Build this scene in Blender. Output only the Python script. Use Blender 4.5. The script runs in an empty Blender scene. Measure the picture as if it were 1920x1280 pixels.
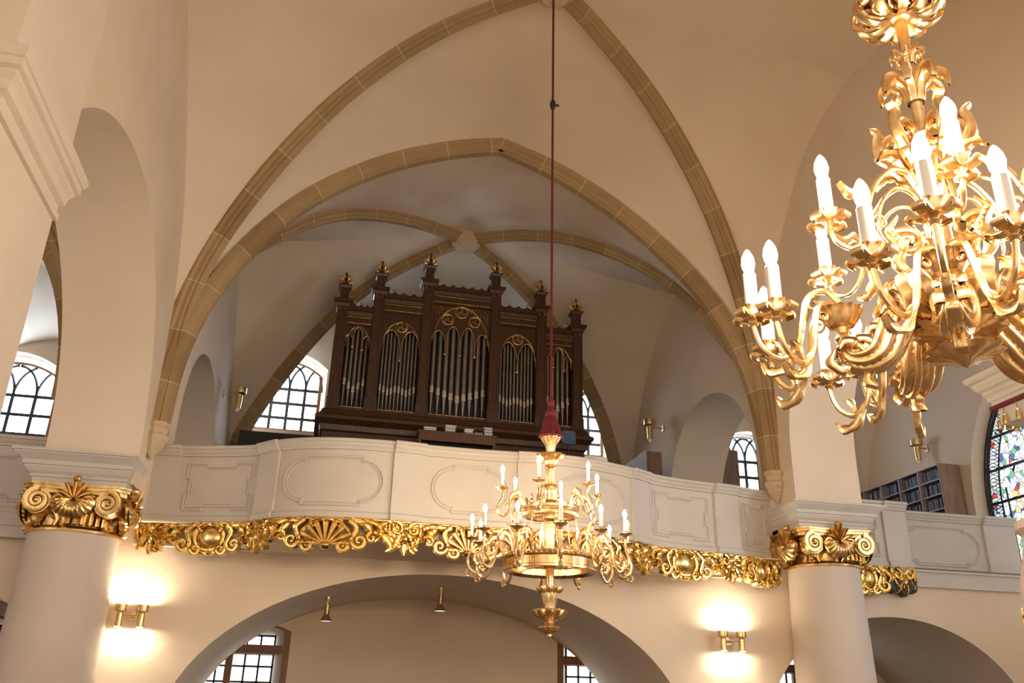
import bpy, bmesh, math, random
from math import sin, cos, pi, radians, sqrt, atan2
from mathutils import Vector, Matrix
from mathutils.geometry import tessellate_polygon
random.seed(7)
sc = bpy.context.scene
COL = sc.collection
# ------------------------------------------------------------------ camera, world, exposure
CAMLOC = Vector((0, 0, 1.65)); FPX = 1623.0
p_, r_, y_ = radians(22.9), radians(1.46), radians(11.8)
FW = Vector((sin(y_)*cos(p_), cos(y_)*cos(p_), sin(p_)))
R0 = Vector((cos(y_), -sin(y_), 0)); U0 = R0.cross(FW)
RT = R0*cos(r_) + U0*sin(r_); UP = U0*cos(r_) - R0*sin(r_)
cam = bpy.data.objects.new('camera', bpy.data.cameras.new('camera')); COL.objects.link(cam)
cam.data.sensor_width = 36; cam.data.lens = FPX*36/1920; cam.data.clip_end = 200; cam.data.clip_start = .05
m = Matrix((RT, UP, -FW)).transposed().to_4x4(); m.translation = CAMLOC
cam.matrix_world = m
sc.camera = cam
w = bpy.data.worlds.new('world'); sc.world = w; w.use_nodes = True
w.node_tree.nodes['Background'].inputs[0].default_value = (1.0, .85, .69, 1)
w.node_tree.nodes['Background'].inputs[1].default_value = 1.35
sc.view_settings.view_transform = 'Standard'; sc.view_settings.look = 'None'
sc.view_settings.exposure = 0.36; sc.view_settings.gamma = 1
BULB = 285.0        # radiance of a candle bulb
DAY = 20.0           # radiance of a day-lit window pane
SCONCE = 260.0
sc.cycles.use_denoising = True
sc.cycles.sample_clamp_indirect = 6
sc.cycles.max_bounces = 8; sc.cycles.diffuse_bounces = 5

# ------------------------------------------------------------------ helpers
def V(*a): return Vector(a)
WL = {}
class MB:
    def __init__(s): s.v = []; s.f = []; s.uv = {}
    def add(s, vs, fs):
        o = len(s.v); s.v += [Vector(p) for p in vs]; s.f += [tuple(i+o for i in f) for f in fs]; return s
    def box(s, c, d, rz=0):
        c = Vector(c); M = Matrix.Rotation(rz, 3, 'Z')
        vs = [c + M @ Vector((x*d[0]/2, y*d[1]/2, z*d[2]/2)) for x in (-1, 1) for y in (-1, 1) for z in (-1, 1)]
        return s.add(vs, [(0,1,3,2),(4,6,7,5),(0,4,5,1),(2,3,7,6),(0,2,6,4),(1,5,7,3)])
    def bx(s, x0, x1, y0, y1, z0, z1): return s.box(((x0+x1)/2, (y0+y1)/2, (z0+z1)/2), (x1-x0, y1-y0, z1-z0))
    def grid(s, fn, nu, nv, cu=False):
        vs = [fn(i/nu, j/nv) for i in range(nu+(0 if cu else 1)) for j in range(nv+1)]
        n = nv+1; N = len(vs); fs = []
        for i in range(nu):
            for j in range(nv):
                a = i*n+j; b = ((i+1)*n+j) % N
                fs.append((a, b, b+1, a+1))
        return s.add(vs, fs)
    def tube(s, pts, r, n=8, cap=True, closed=False, lobes=0, amp=0, twist=0):
        pts = [Vector(p) for p in pts]; k = len(pts)
        rs = r if isinstance(r, (list, tuple)) else [r]*k
        T = []
        for i in range(k):
            a = pts[(i-1) % k] if closed else pts[max(i-1, 0)]; b = pts[(i+1) % k] if closed else pts[min(i+1, k-1)]
            t = b-a; T.append(t.normalized() if t.length > 1e-9 else Vector((0, 0, 1)))
        up = Vector((0, 0, 1)) if abs(T[0].z) < .9 else Vector((1, 0, 0))
        N = (up - T[0]*up.dot(T[0])).normalized(); vs = []
        for i in range(k):
            N = (N - T[i]*N.dot(T[i])).normalized(); B = T[i].cross(N)
            for j in range(n):
                a = 2*pi*j/n; q = rs[i]*(1+amp*abs(sin((lobes*a+twist*i/k)/2))) if lobes else rs[i]; vs.append(pts[i] + (N*cos(a)+B*sin(a))*q)
        fs = []
        for i in range(k if closed else k-1):
            for j in range(n):
                i2 = (i+1) % k
                fs.append((i*n+j, i*n+(j+1) % n, i2*n+(j+1) % n, i2*n+j))
        if cap and not closed:
            fs.append(tuple(range(n))[::-1]); fs.append(tuple((k-1)*n+j for j in range(n)))
        return s.add(vs, fs)
    def lathe(s, prof, c=(0, 0, 0), n=24, lobes=0, amp=None, sq=None):
        c = Vector(c); k = len(prof); vs = []
        for i, (r, z) in enumerate(prof):
            am = 0 if not lobes else (amp[i] if isinstance(amp, (list, tuple)) else amp)
            for j in range(n):
                a = 2*pi*j/n; rr = r*(1+am*cos(lobes*a)) if lobes else r
                vs.append(c + Vector((rr*cos(a), rr*sin(a), z)))
        fs = [(i*n+j, i*n+(j+1) % n, (i+1)*n+(j+1) % n, (i+1)*n+j) for i in range(k-1) for j in range(n)]
        ring_ = prof[0] == prof[-1]
        if prof[0][0] > 1e-6 and not ring_: fs.append(tuple(range(n))[::-1])
        if prof[-1][0] > 1e-6 and not ring_: fs.append(tuple((k-1)*n+j for j in range(n)))
        return s.add(vs, fs)
    def plate(s, outer, holes, fn, w0, w1):
        loops = [outer]+list(holes); flat = [p for l in loops for p in l]; n = len(flat)
        tri = tessellate_polygon([[Vector((p[0], p[1], 0)) for p in l] for l in loops])
        vs = [fn(p[0], p[1], w0) for p in flat]+[fn(p[0], p[1], w1) for p in flat]
        fs = [tuple(t) for t in tri]+[tuple(i+n for i in t[::-1]) for t in tri]
        o = 0
        for l in loops:
            k = len(l)
            for i in range(k):
                a, b = o+i, o+(i+1) % k
                fs.append((a, b, b+n, a+n))
            o += k
        return s.add(vs, fs)
    def ribbon(s, pts, wd, dp, fn, groove=.55, both=False):
        """raised band along a 2D curve; wd, dp scalars or functions of t; fn(u, v, d) -> point"""
        k = len(pts); L = [(-1, 0), (-.75, .85), (-.25, groove), (.25, groove), (.75, .85), (1, 0)]
        if groove >= 1: L = [(-1, 0), (-.7, .75), (0, 1), (.7, .75), (1, 0)]
        if both: L = L + [(a, -b) for a, b in L[-2:0:-1]]
        vs = []; n = len(L)
        for i in range(k):
            a = pts[max(i-1, 0)]; b = pts[min(i+1, k-1)]; dx, dz = b[0]-a[0], b[1]-a[1]; l = sqrt(dx*dx+dz*dz) or 1
            nx, nz = -dz/l, dx/l; t = i/(k-1)
            ww = wd(t) if callable(wd) else wd; dd = dp(t) if callable(dp) else dp
            for a_, b_ in L: vs.append(fn(pts[i][0]+nx*a_*ww, pts[i][1]+nz*a_*ww, b_*dd))
        fs = []
        for i in range(k-1):
            for j in range(n if both else n-1):
                j2 = (j+1) % n
                fs.append((i*n+j, i*n+j2, (i+1)*n+j2, (i+1)*n+j))
        return s.add(vs, fs)
    def dome(s, cu, cv, ru, rv, h, fn, n=20, k=5, lobes=0, amp=0):
        vs = [fn(cu, cv, h)]; fs = []
        for i in range(1, k+1):
            ph = i/k*pi/2
            for j in range(n):
                a = 2*pi*j/n; q = 1+(amp*cos(lobes*a) if lobes else 0)
                vs.append(fn(cu+ru*sin(ph)*cos(a)*q, cv+rv*sin(ph)*sin(a)*q, h*cos(ph)))
        for j in range(n): fs.append((0, 1+j, 1+(j+1) % n))
        for i in range(k-1):
            for j in range(n): fs.append((1+i*n+j, 1+(i+1)*n+j, 1+(i+1)*n+(j+1) % n, 1+i*n+(j+1) % n))
        return s.add(vs, fs)
    def mesh(s, name, org=Vector((0, 0, 0)), ang=.62, smooth=True):
        me = bpy.data.meshes.new(name)
        me.from_pydata([p-org for p in s.v], [], s.f)
        bm = bmesh.new(); bm.from_mesh(me); bmesh.ops.recalc_face_normals(bm, faces=bm.faces); bm.to_mesh(me); bm.free()
        if smooth:
            me.polygons.foreach_set('use_smooth', [True]*len(me.polygons)); me.set_sharp_from_angle(angle=ang)
        return me
    def build(s, name, mat, parent=None, smooth=True, ang=.62):
        if parent is None:
            xs = [p.x for p in s.v]; ys = [p.y for p in s.v]; zs = [p.z for p in s.v]
            org = Vector(((min(xs)+max(xs))/2, (min(ys)+max(ys))/2, min(zs)))
        else: org = WL[parent.name]
        o = bpy.data.objects.new(name, s.mesh(name, org, ang, smooth)); COL.objects.link(o)
        o.data.materials.append(mat)
        if parent is None: o.location = org
        else: o.parent = parent
        WL[o.name] = org
        return o
def tag(o, label=None, cat=None, group=None, kind=None):
    if label: o['label'] = label
    if cat: o['category'] = cat
    if group: o['group'] = group
    if kind: o['kind'] = kind
    return o
def thing(name, label, cat, loc=(0, 0, 0), group=None):
    o = bpy.data.objects.new(name, None); COL.objects.link(o); o.location = loc; o.empty_display_size = .1
    WL[o.name] = Vector(loc)
    return tag(o, label, cat, group)
def struct(o): o['kind'] = 'structure'; return o
def copy_tree(o, parent=None):
    c = o.copy(); COL.objects.link(c); WL[c.name] = WL[o.name]
    if parent: c.parent = parent
    for ch in list(o.children): copy_tree(ch, c)
    return c
def resample(pts, n):
    pts = [Vector(p) for p in pts]; d = [0]
    for a, b in zip(pts, pts[1:]): d.append(d[-1]+(b-a).length)
    out = []; j = 0
    for i in range(n+1):
        t = d[-1]*i/n
        while j < len(d)-2 and d[j+1] < t: j += 1
        q = (t-d[j])/max(d[j+1]-d[j], 1e-9); out.append(pts[j].lerp(pts[j+1], min(max(q, 0), 1)))
    return out
def smooth(pts, n, it=2):
    P = resample(pts, n)
    for _ in range(it*2):
        Q = P[:]
        for i in range(1, len(P)-1): Q[i] = P[i-1]*.25+P[i]*.5+P[i+1]*.25
        P = Q
    return resample(P, n)
def catmull(pts, k=6):
    pts = [Vector(p) for p in pts]; P = [pts[0]*2-pts[1]]+pts+[pts[-1]*2-pts[-2]]; out = []
    for i in range(1, len(P)-2):
        a, b, c, d = P[i-1:i+3]
        for j in range(k):
            t = j/k; out.append(.5*((2*b)+(c-a)*t+(2*a-5*b+4*c-d)*t*t+(3*b-a-3*c+d)*t**3))
    return out+[pts[-1]]
def spiral(cx, cy, r0, r1, a0, turns, n=26):
    return [(cx+(r0+(r1-r0)*(i/n)**.8)*cos(a0+turns*2*pi*i/n), cy+(r0+(r1-r0)*(i/n)**.8)*sin(a0+turns*2*pi*i/n)) for i in range(n+1)]
def c2(pts, k=6): return [(p.x, p.y) for p in catmull([(a, b, 0) for a, b in pts], k)]
def taper(w0, w1=.2): return lambda t: w0*(1-t)+w0*w1*t
def leafw(w0, ser=5, am=.18): return lambda t: w0*(sin(pi*min(max(t*.92+.06, 0), 1))**.7)*(1+am*cos(2*pi*ser*t))

# ------------------------------------------------------------------ materials
def newmat(name):
    mt = bpy.data.materials.new(name); mt.use_nodes = True
    nt = mt.node_tree; return mt, nt, nt.nodes['Principled BSDF']
def surf(name, c1, c2_, rough=.6, metal=0., scale=2., bump=.1, bscale=60., spec=.5, stretch=None, detail=4, contrast=(.35, .65), rvar=0):
    mt, nt, b = newmat(name); N = nt.nodes.new; L = nt.links.new
    geo = N('ShaderNodeNewGeometry'); pos = geo.outputs['Position']
    if stretch:
        mp = N('ShaderNodeMapping'); mp.inputs['Scale'].default_value = stretch; L(pos, mp.inputs[0]); pos = mp.outputs[0]
    nz = N('ShaderNodeTexNoise'); nz.inputs['Scale'].default_value = scale; nz.inputs['Detail'].default_value = detail; L(pos, nz.inputs['Vector'])
    cr = N('ShaderNodeValToRGB'); cr.color_ramp.elements[0].position, cr.color_ramp.elements[1].position = contrast
    cr.color_ramp.elements[0].color = (*c1, 1); cr.color_ramp.elements[1].color = (*c2_, 1)
    L(nz.outputs['Fac'], cr.inputs[0]); L(cr.outputs[0], b.inputs['Base Color'])
    b.inputs['Roughness'].default_value = rough; b.inputs['Metallic'].default_value = metal
    b.inputs['Specular IOR Level'].default_value = spec
    if rvar:
        mr = N('ShaderNodeMapRange'); mr.inputs[3].default_value = rough-rvar; mr.inputs[4].default_value = rough+rvar
        L(nz.outputs['Fac'], mr.inputs[0]); L(mr.outputs[0], b.inputs['Roughness'])
    if bump:
        n2 = N('ShaderNodeTexNoise'); n2.inputs['Scale'].default_value = bscale; n2.inputs['Detail'].default_value = 3; L(pos, n2.inputs['Vector'])
        bp = N('ShaderNodeBump'); bp.inputs['Strength'].default_value = bump; bp.inputs['Distance'].default_value = .02
        L(n2.outputs['Fac'], bp.inputs['Height']); L(bp.outputs[0], b.inputs['Normal'])
    return mt
def emit(name, col, st, body=None):
    mt, nt, b = newmat(name)
    b.inputs['Base Color'].default_value = (*(body or (.9, .9, .9)), 1); b.inputs['Roughness'].default_value = .3
    b.inputs['Emission Color'].default_value = (*col, 1); b.inputs['Emission Strength'].default_value = st
    return mt
PLASTER = surf('cream_plaster', (.715, .595, .465), (.76, .64, .51), .85, scale=.7, bump=.08, bscale=14, spec=.2)
WHITE = surf('ivory_painted_plaster', (.565, .525, .48), (.60, .56, .515), .7, scale=1.5, bump=.05, bscale=20, spec=.25)
PIERDIM = surf('dimmed_pier_plaster', (.565, .485, .395), (.605, .52, .43), .8, scale=.9, bump=.05, bscale=12, spec=.25)  # wall plaster darkened in colour to stand for weaker light on the pier
SHAFT = surf('pale_column_stucco', (.60, .515, .445), (.645, .56, .485), .75, scale=.9, bump=.05, bscale=10, spec=.25)
CHGOLD = surf('gilded_chandelier_metal', (.74, .49, .22), (.92, .70, .40), .28, 1., scale=9, bump=.05, bscale=45, rvar=.08)
GOLD = surf('gilded_wood', (.74, .52, .19), (.97, .76, .36), .26, 1., scale=7, bump=.16, bscale=45, rvar=.1)
OLDGOLD = surf('aged_gilding', (.58, .37, .13), (.97, .70, .32), .32, 1., scale=7, bump=.22, bscale=40, rvar=.12)
BRASS = surf('satin_brass', (.62, .45, .20), (.72, .54, .26), .3, 1., scale=30, bump=0)
WOOD = surf('dark_walnut', (.045, .017, .007), (.085, .034, .013), .38, scale=6, bump=.08, bscale=30, stretch=(6, 6, .6))
CABW = surf('brown_cabinet_wood', (.11, .040, .017), (.15, .062, .028), .45, scale=5, bump=.04, bscale=30, stretch=(5, 5, .6))
FRAMEW = surf('chestnut_window_wood', (.16, .062, .022), (.22, .09, .035), .4, scale=5, bump=.04, stretch=(4, 4, .8))
BOARD = surf('grey_brown_board', (.15, .085, .055), (.24, .15, .105), .55, scale=4, bump=.03, stretch=(8, 8, .7))
PIPE = surf('tin_pipe', (.30, .265, .23), (.36, .32, .28), .36, .85, scale=3, bump=0)
TIN = surf('pale_tin_mouth', (.62, .52, .44), (.70, .60, .52), .35, .5, scale=3, bump=0)
DARKM = surf('dark_lead', (.02, .018, .02), (.03, .028, .03), .6, bump=0)
BLACK = surf('black_stained_wood', (.012, .010, .012), (.02, .017, .018), .5, bump=0)
RED = surf('red_cord', (.10, .006, .009), (.16, .010, .014), .8, scale=40, bump=.3, bscale=160)
CANDLE = surf('white_candle_tube', (.88, .86, .80), (.92, .90, .86), .35, bump=0)
BLUE = surf('blue_upholstery', (.06, .10, .17), (.08, .13, .21), .6, bump=0)
FLOORM = surf('brown_floor', (.17, .12, .08), (.23, .165, .115), .5, scale=1.5, bump=.03)
PAPER = surf('paper_pages', (.70, .66, .58), (.78, .74, .66), .8, bump=0)
GLASSM = emit('daylit_glass', (.62, .79, 1.0), DAY)
GLASSLOW = emit('daylit_glass_lower', (.92, .96, 1.0), DAY*.12)
GLASSAISLE = emit('daylit_glass_aisle', (.76, .88, 1.0), 8.5)
GLASSLEFT = emit('daylit_glass_left', (1.0, .93, .85), 3.0)
BULBM = emit('candle_bulb', (1.0, .76, .48), BULB)
LAMPLOW = emit('lamp_disc_low', (1.0, .86, .62), SCONCE*3)
LAMPM = emit('lamp_disc', (1.0, .86, .62), SCONCE)
SPOTM = emit('spot_reflector', (1.0, .97, .90), .9)
# sandstone with mortar joints along the rib (u runs along the length in metres)
def sandstone():
    mt, nt, b = newmat('sandstone'); N = nt.nodes.new; L = nt.links.new
    uv = N('ShaderNodeUVMap'); uv.uv_map = 'rib'; sx = N('ShaderNodeSeparateXYZ'); L(uv.outputs[0], sx.inputs[0])
    dv = N('ShaderNodeMath'); dv.operation = 'DIVIDE'; dv.inputs[1].default_value = .95; L(sx.outputs[0], dv.inputs[0])
    fl = N('ShaderNodeMath'); fl.operation = 'FLOOR'; L(dv.outputs[0], fl.inputs[0])
    fr = N('ShaderNodeMath'); fr.operation = 'FRACT'; L(dv.outputs[0], fr.inputs[0])
    wn = N('ShaderNodeTexWhiteNoise'); wn.noise_dimensions = '1D'; L(fl.outputs[0], wn.inputs['W'])
    geo = N('ShaderNodeNewGeometry'); nz = N('ShaderNodeTexNoise'); nz.inputs['Scale'].default_value = 3; nz.inputs['Detail'].default_value = 5
    L(geo.outputs['Position'], nz.inputs['Vector'])
    mx = N('ShaderNodeMath'); mx.operation = 'ADD'; L(wn.outputs['Value'], mx.inputs[0]); L(nz.outputs['Fac'], mx.inputs[1])
    hf = N('ShaderNodeMath'); hf.operation = 'MULTIPLY'; hf.inputs[1].default_value = .5; L(mx.outputs[0], hf.inputs[0])
    cr = N('ShaderNodeValToRGB'); e = cr.color_ramp.elements
    e[0].position = .15; e[0].color = (.30, .195, .095, 1); e[1].position = .85; e[1].color = (.45, .325, .18, 1)
    L(hf.outputs[0], cr.inputs[0])
    lt = N('ShaderNodeMath'); lt.operation = 'LESS_THAN'; lt.inputs[1].default_value = .02; L(fr.outputs[0], lt.inputs[0])
    mix = N('ShaderNodeMix'); mix.data_type = 'RGBA'; L(lt.outputs[0], mix.inputs[0]); L(cr.outputs[0], mix.inputs[6])
    mix.inputs[7].default_value = (.58, .46, .32, 1); L(mix.outputs[2], b.inputs['Base Color'])
    b.inputs['Roughness'].default_value = .85; b.inputs['Specular IOR Level'].default_value = .2
    n2 = N('ShaderNodeTexNoise'); n2.inputs['Scale'].default_value = 25; L(geo.outputs['Position'], n2.inputs['Vector'])
    bp = N('ShaderNodeBump'); bp.inputs['Strength'].default_value = .2; bp.inputs['Distance'].default_value = .02
    L(n2.outputs['Fac'], bp.inputs['Height']); L(bp.outputs[0], b.inputs['Normal'])
    return mt
STONE = sandstone()
def stained():
    mt, nt, b = newmat('stained_glass'); N = nt.nodes.new; L = nt.links.new
    geo = N('ShaderNodeNewGeometry'); vo = N('ShaderNodeTexVoronoi'); vo.inputs['Scale'].default_value = 8
    L(geo.outputs['Position'], vo.inputs['Vector'])
    sp = N('ShaderNodeSeparateColor'); L(vo.outputs['Color'], sp.inputs[0])
    cr = N('ShaderNodeValToRGB'); cr.color_ramp.interpolation = 'CONSTANT'
    cols = [(0, (.9, .95, 1)), (.70, (.75, .9, .85)), (.78, (.10, .16, .5)), (.84, (.7, .08, .06)), (.87, (.2, .5, .3)), (.91, (.9, .65, .3)), (.96, (.4, .65, .8))]
    e = cr.color_ramp.elements; e[0].position = 0; e[0].color = (*cols[0][1], 1); e[1].position = cols[1][0]; e[1].color = (*cols[1][1], 1)
    for p, c in cols[2:]: q = e.new(p); q.color = (*c, 1)
    L(sp.outputs[0], cr.inputs[0])
    v2 = N('ShaderNodeTexVoronoi'); v2.feature = 'DISTANCE_TO_EDGE'; v2.inputs['Scale'].default_value = 8; L(geo.outputs['Position'], v2.inputs['Vector'])
    gt = N('ShaderNodeMath'); gt.operation = 'GREATER_THAN'; gt.inputs[1].default_value = .03; L(v2.outputs['Distance'], gt.inputs[0])
    b.inputs['Base Color'].default_value = (.02, .02, .02, 1)
    L(cr.outputs[0], b.inputs['Emission Color'])
    ml = N('ShaderNodeMath'); ml.operation = 'MULTIPLY'; ml.inputs[1].default_value = 1.05; L(gt.outputs[0], ml.inputs[0]); L(ml.outputs[0], b.inputs['Emission Strength'])
    return mt
STAINED = stained()

# ------------------------------------------------------------------ 1. room shell
def ell(cx, a, z0, b, n=40, base=0.0):
    p = [(cx-a, base), (cx-a, z0)] if base < z0 else [(cx-a, z0)]
    p += [(cx-a*cos(pi*i/n), z0+b*sin(pi*i/n)) for i in range(1, n)]
    return p + ([(cx+a, z0), (cx+a, base)] if base < z0 else [(cx+a, z0)])
def seg(x0, x1, z0, zs, rise, n=12):
    return [(x0, z0), (x0, zs)]+[(x0+(x1-x0)*i/n, zs+rise*(1-(2*i/n-1)**2)) for i in range(1, n)]+[(x1, zs), (x1, z0)]
fY = lambda u, v, w: V(u, w, v)
fX = lambda u, v, w: V(w, u, v)
NL, NR = -2.98, 8.34           # nave faces of the arcades
AL, AR = -4.35, 9.68           # aisle faces of the arcades
OL, OR = -10.2, 14.2           # outer walls
WY = 15.25                     # wall under the gallery
struct(MB().bx(-10.6, 15.2, -7, 24, -.3, 0).build('floor', FLOORM))
# block under the gallery with its three vaulted openings
b = MB(); b.plate([(OL, -.01), (OR, -.01), (OR, 4.26), (OL, 4.26)], [ell(2.13, 4.35, 1.13, 2.6, base=.0), ell(10.72, 2.75, 1.24, 2.16, base=.0), ell(-6.2, 2.9, 1.0, 2.3, base=.0)], fY, WY, 19.2)
struct(b.build('wall_under_gallery', PLASTER, ang=.4))
lowwin = [(-2.75, -.45, 'L'), (5.19, 7.5, 'R'), (9.7, 11.9, 'S'), (-8.2, -5.72, 'O')]
b = MB(); b.plate([(OL, -.01), (OR, -.01), (OR, 4.26), (OL, 4.26)], [seg(x0, x1, 1.0, 2.98, .22) for x0, x1, _ in lowwin], fY, 19.2, 19.75)
struct(b.build('wall_lower_back', PLASTER))
struct(MB().bx(OL, OR, 15.26, 24, 4.26, 4.36).build('floor_gallery', FLOORM))
struct(MB().bx(-2.69, 8.29, 19.0, 23.18, 4.37, 6.31).bx(-.9, 6.6, 17.3, 19.0, 4.37, 6.31).build('floor_organ_podium', BLACK))

def window(name, x0, x1, z0, zs, rise, Y, glass, wood, cols, rows, tracery=True, fw=.09, bar=.042, deep=0):
    root = MB()
    fo = seg(x0, x1, z0, zs, rise); fi = seg(x0+fw, x1-fw, z0+fw, zs, max(rise-fw*.6, .02))
    root.plate(fo, [fi], fY, Y-.05, Y+.05)
    o = struct(root.build(name, wood))
    g = MB(); g.plate(seg(x0+.01, x1-.01, z0+.01, zs, rise-.01), [], fY, Y+.06+deep, Y+.075+deep); g.build('pane', glass, o)
    g = MB(); W = x1-x0; H = zs-z0
    yb = Y+.03+deep
    ztr = z0+H*rows/(rows+1) if tracery else zs
    for i in range(1, cols):
        x = x0+W*i/cols; zt = ztr if tracery else zs+rise*(1-(2*i/cols-1)**2)
        g.bx(x-bar, x+bar, yb-.02, yb+.02, z0, zt)
    for j in range(1, rows+1):
        z = z0+(ztr-z0)*j/rows
        if j < rows or tracery: g.bx(x0, x1, yb-.018, yb+.018, z-bar, z+bar)
    if tracery:
        hgt = zs+rise*.95-ztr; cw = W/cols
        for i in range(cols):      # interlaced pointed heads
            for sgn in (1, -1):
                xa = x0+cw*(i if sgn > 0 else i+1); pts = []
                for k in range(9):
                    t = k/8; x = xa+sgn*cw*(1-cos(t*pi/2))*.98; z = ztr+hgt*sin(t*pi/2)*.92
                    lim = zs+rise*(1-(2*(x-x0)/W-1)**2)
                    if z <= lim and x0 <= x <= x1: pts.append((x, yb, z))
                if len(pts) > 1: g.tube(pts, bar*.9, 6)
    g.build('glazing_bar', DARKM if not deep else DARKM, o)
    return o
wi = 1
for x0, x1, k in lowwin:
    # outer wooden frame flush with the wall; grid glazing set back behind it
    o = window('window_%d' % wi, x0, x1, 1.0, 2.98, .22, 19.24, GLASSLOW, FRAMEW, 1, 1, tracery=False, fw=.13); wi += 1
    for ch in list(o.children): bpy.data.objects.remove(ch)
    g = MB(); g.bx(x0+.05, x1-.05, 19.2, 19.3, 2.52, 2.70); g.bx(x0+.05, x1-.05, 19.17, 19.3, 2.58, 2.62); g.build('transom', FRAMEW, o)
    xm = (x0+x1)/2; MB().bx(xm-.07, xm+.07, 19.2, 19.3, 1.0, 2.52).build('mullion', FRAMEW, o)
    MB().bx(x0+.02, x1-.02, 19.72, 19.735, 1.0, 3.3).build('pane', WHITE, o)
    gl = MB(); gl.bx(x0+.32, x1-.32, 19.68, 19.70, 1.1, 2.52); gl.bx(x0+.32, x1-.32, 19.68, 19.70, 2.62, 2.9); gl.build('pane', GLASSLOW, o)
    gb = MB(); n = 6
    for i in range(n+1):
        x = x0+.32+(x1-x0-.64)*i/n; gb.bx(x-.02, x+.02, 19.64, 19.68, 1.1, 2.92)
    for z in (1.1, 1.55, 2.0, 2.3, 2.54, 2.62, 2.9): gb.bx(x0+.3, x1-.3, 19.64, 19.68, z-.02, z+.02)
    gb.build('glazing_bar', DARKM, o)
# dark curtain strips beside the lower windows
for x0, lab in ((-3.15, 'dark curtain strip left of the left lower window, under the gallery arch'), (7.52, 'dark curtain strip right of the right lower window, under the gallery arch')):
    g = MB(); g.grid(lambda u, v: V(x0+.42*u, 19.12+.03*sin(u*18), .6+2.15*v), 24, 2)
    tag(g.build('curtain', BLACK), lab, 'curtain')

# ---- nave rear wall above the gallery with the great pointed arch
Mpts = [(-2.95, 5.64), (-2.95, 6.01), (-2.91, 6.88), (-2.78, 7.59), (-2.57, 8.27), (-2.22, 8.99), (-1.77, 9.72), (-1.15, 10.50), (-.37, 11.14), (.39, 11.65), (1.17, 12.02), (2.05, 12.34), (2.76, 12.49)]
MptsR = [(8.31, 5.64), (8.31, 5.9), (8.29, 6.51), (8.17, 7.35), (8.02, 7.96), (7.83, 8.47), (7.6, 8.95), (7.2, 9.53), (6.74, 10.08), (6.11, 10.66), (5.48, 11.18), (4.96, 11.52), (4.3, 11.90), (3.85, 12.12), (2.76, 12.49)]
def arc3(pts, Y, n=28): return smooth([(x, Y, z) for x, z in pts], n, 1)
ML = arc3(Mpts, 14.85); MR = arc3(MptsR, 14.85)
hole = [(p.x, p.z) for p in ML]+[(p.x, p.z) for p in MR[-2::-1]]
hole = [(NL+.06, 4.3)]+[(min(max(x, NL+.06), NR-.06), z) for x, z in hole]+[(NR-.06, 4.3)]
b = MB(); b.plate([(NL-.2, 4.27), (NR+.2, 4.27), (NR+.2, 13.9), (NL-.2, 13.9)], [hole], fY, 14.86, 15.24)
struct(b.build('wall_nave_rear', PLASTER, ang=.4))
# ---- arcades
def arcade2(name, xa, xb, jy0, jy1, z0, bb, nb0, nb1, c=None):
    # the opening runs to the floor; the far column stands in it under the pier
    out = [(-7, 0), (jy0, 0), (jy0, z0)]
    c = c or (jy0+jy1)/2; n = 44
    out += [(c-((c-jy0) if i < n/2 else (jy1-c))*cos(pi*i/n), z0+bb*sin(pi*i/n)) for i in range(1, n)]
    out += [(jy1, z0), (jy1, 4.7), (15.24, 4.7), (15.24, 13.9), (-7, 13.9)]
    # further bay behind the camera
    hole = ell((nb0+nb1)/2, (nb1-nb0)/2, z0, bb*.8, 30, base=.02)
    b = MB(); b.plate(out, [hole], fX, xa, xb); return struct(b.build(name, PLASTER, ang=.4))
arcade2('wall_arcade_left', AL, NL, 7.3, 14.22, 5.15, 3.2, -5.5, 4.6, 10.9)
arcade2('wall_arcade_right', NR, AR, 7.5, 14.22, 6.2, 2.65, -5.5, 6.0, 11.7)
# ---- outer walls
b = MB(); b.plate([(-7, -.01), (24, -.01), (24, 13.9), (-7, 13.9)], [ell(8.0, 1.3, 6.2, 1.6, 20, base=2.2), ell(0, 1.3, 6.2, 1.6, 20, base=2.2)], fX, OL-.4, OL)
struct(b.build('wall_outer_left', PLASTER))
def pointed(c, a, z0, zs, zt, n=14):
    L_ = [(c-a*cos(t*pi/2), zs+(zt-zs)*sin(t*pi/2)) for t in [i/n for i in range(n+1)]]
    return [(c-a, z0)]+L_+[(2*c-x, z) for x, z in L_[-2::-1]]+[(c+a, z0)]
b = MB(); b.plate([(-7, -.01), (24, -.01), (24, 13.9), (-7, 13.9)], [pointed(14.35, 2.35, 3.2, 6.0, 9.0), pointed(6.5, 1.8, 3.2, 6.0, 9.0), pointed(0, 1.8, 3.2, 6.0, 9.0)], fX, OR, OR+.5)
struct(b.build('wall_outer_right', PLASTER))
# ---- gallery side walls with arched openings, back wall with windows
for nm, xa, xb, c, a, z0, bb in (('wall_gallery_left', AL+.2, -2.70, 17.95, 2.55, 6.1, 2.05), ('wall_gallery_right', 8.30, AR, 17.75, 2.3, 6.2, 2.2)):
    b = MB(); b.plate([(15.25, 4.37), (23.2, 4.37), (23.2, 13.9), (15.25, 13.9)], [ell(c, a, z0, bb, 36, base=4.4)], fX, xa, xb)
    struct(b.build(nm, PLASTER, ang=.4))
upw = [(-2.25, -.5, 8.42, 10.1, .38), (6.0, 7.75, 8.42, 10.1, .38), (-9.4, -7.2, 7.3, 9.35, .38)]
b = MB(); b.plate([(OL, 4.37), (AR, 4.37), (AR, 13.9), (OL, 13.9)], [seg(x0-.12, x1+.12, z0-.06, zs+.1, r+.06) for x0, x1, z0, zs, r in upw], fY, 23.2, 23.75)
struct(b.build('wall_gallery_back', PLASTER))
b = MB(); b.plate([(AR, 4.37), (OR, 4.37), (OR, 13.9), (AR, 13.9)], [seg(10.1, 11.7, 7.0, 8.35, .3)], fY, 20.6, 21.1)
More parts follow.
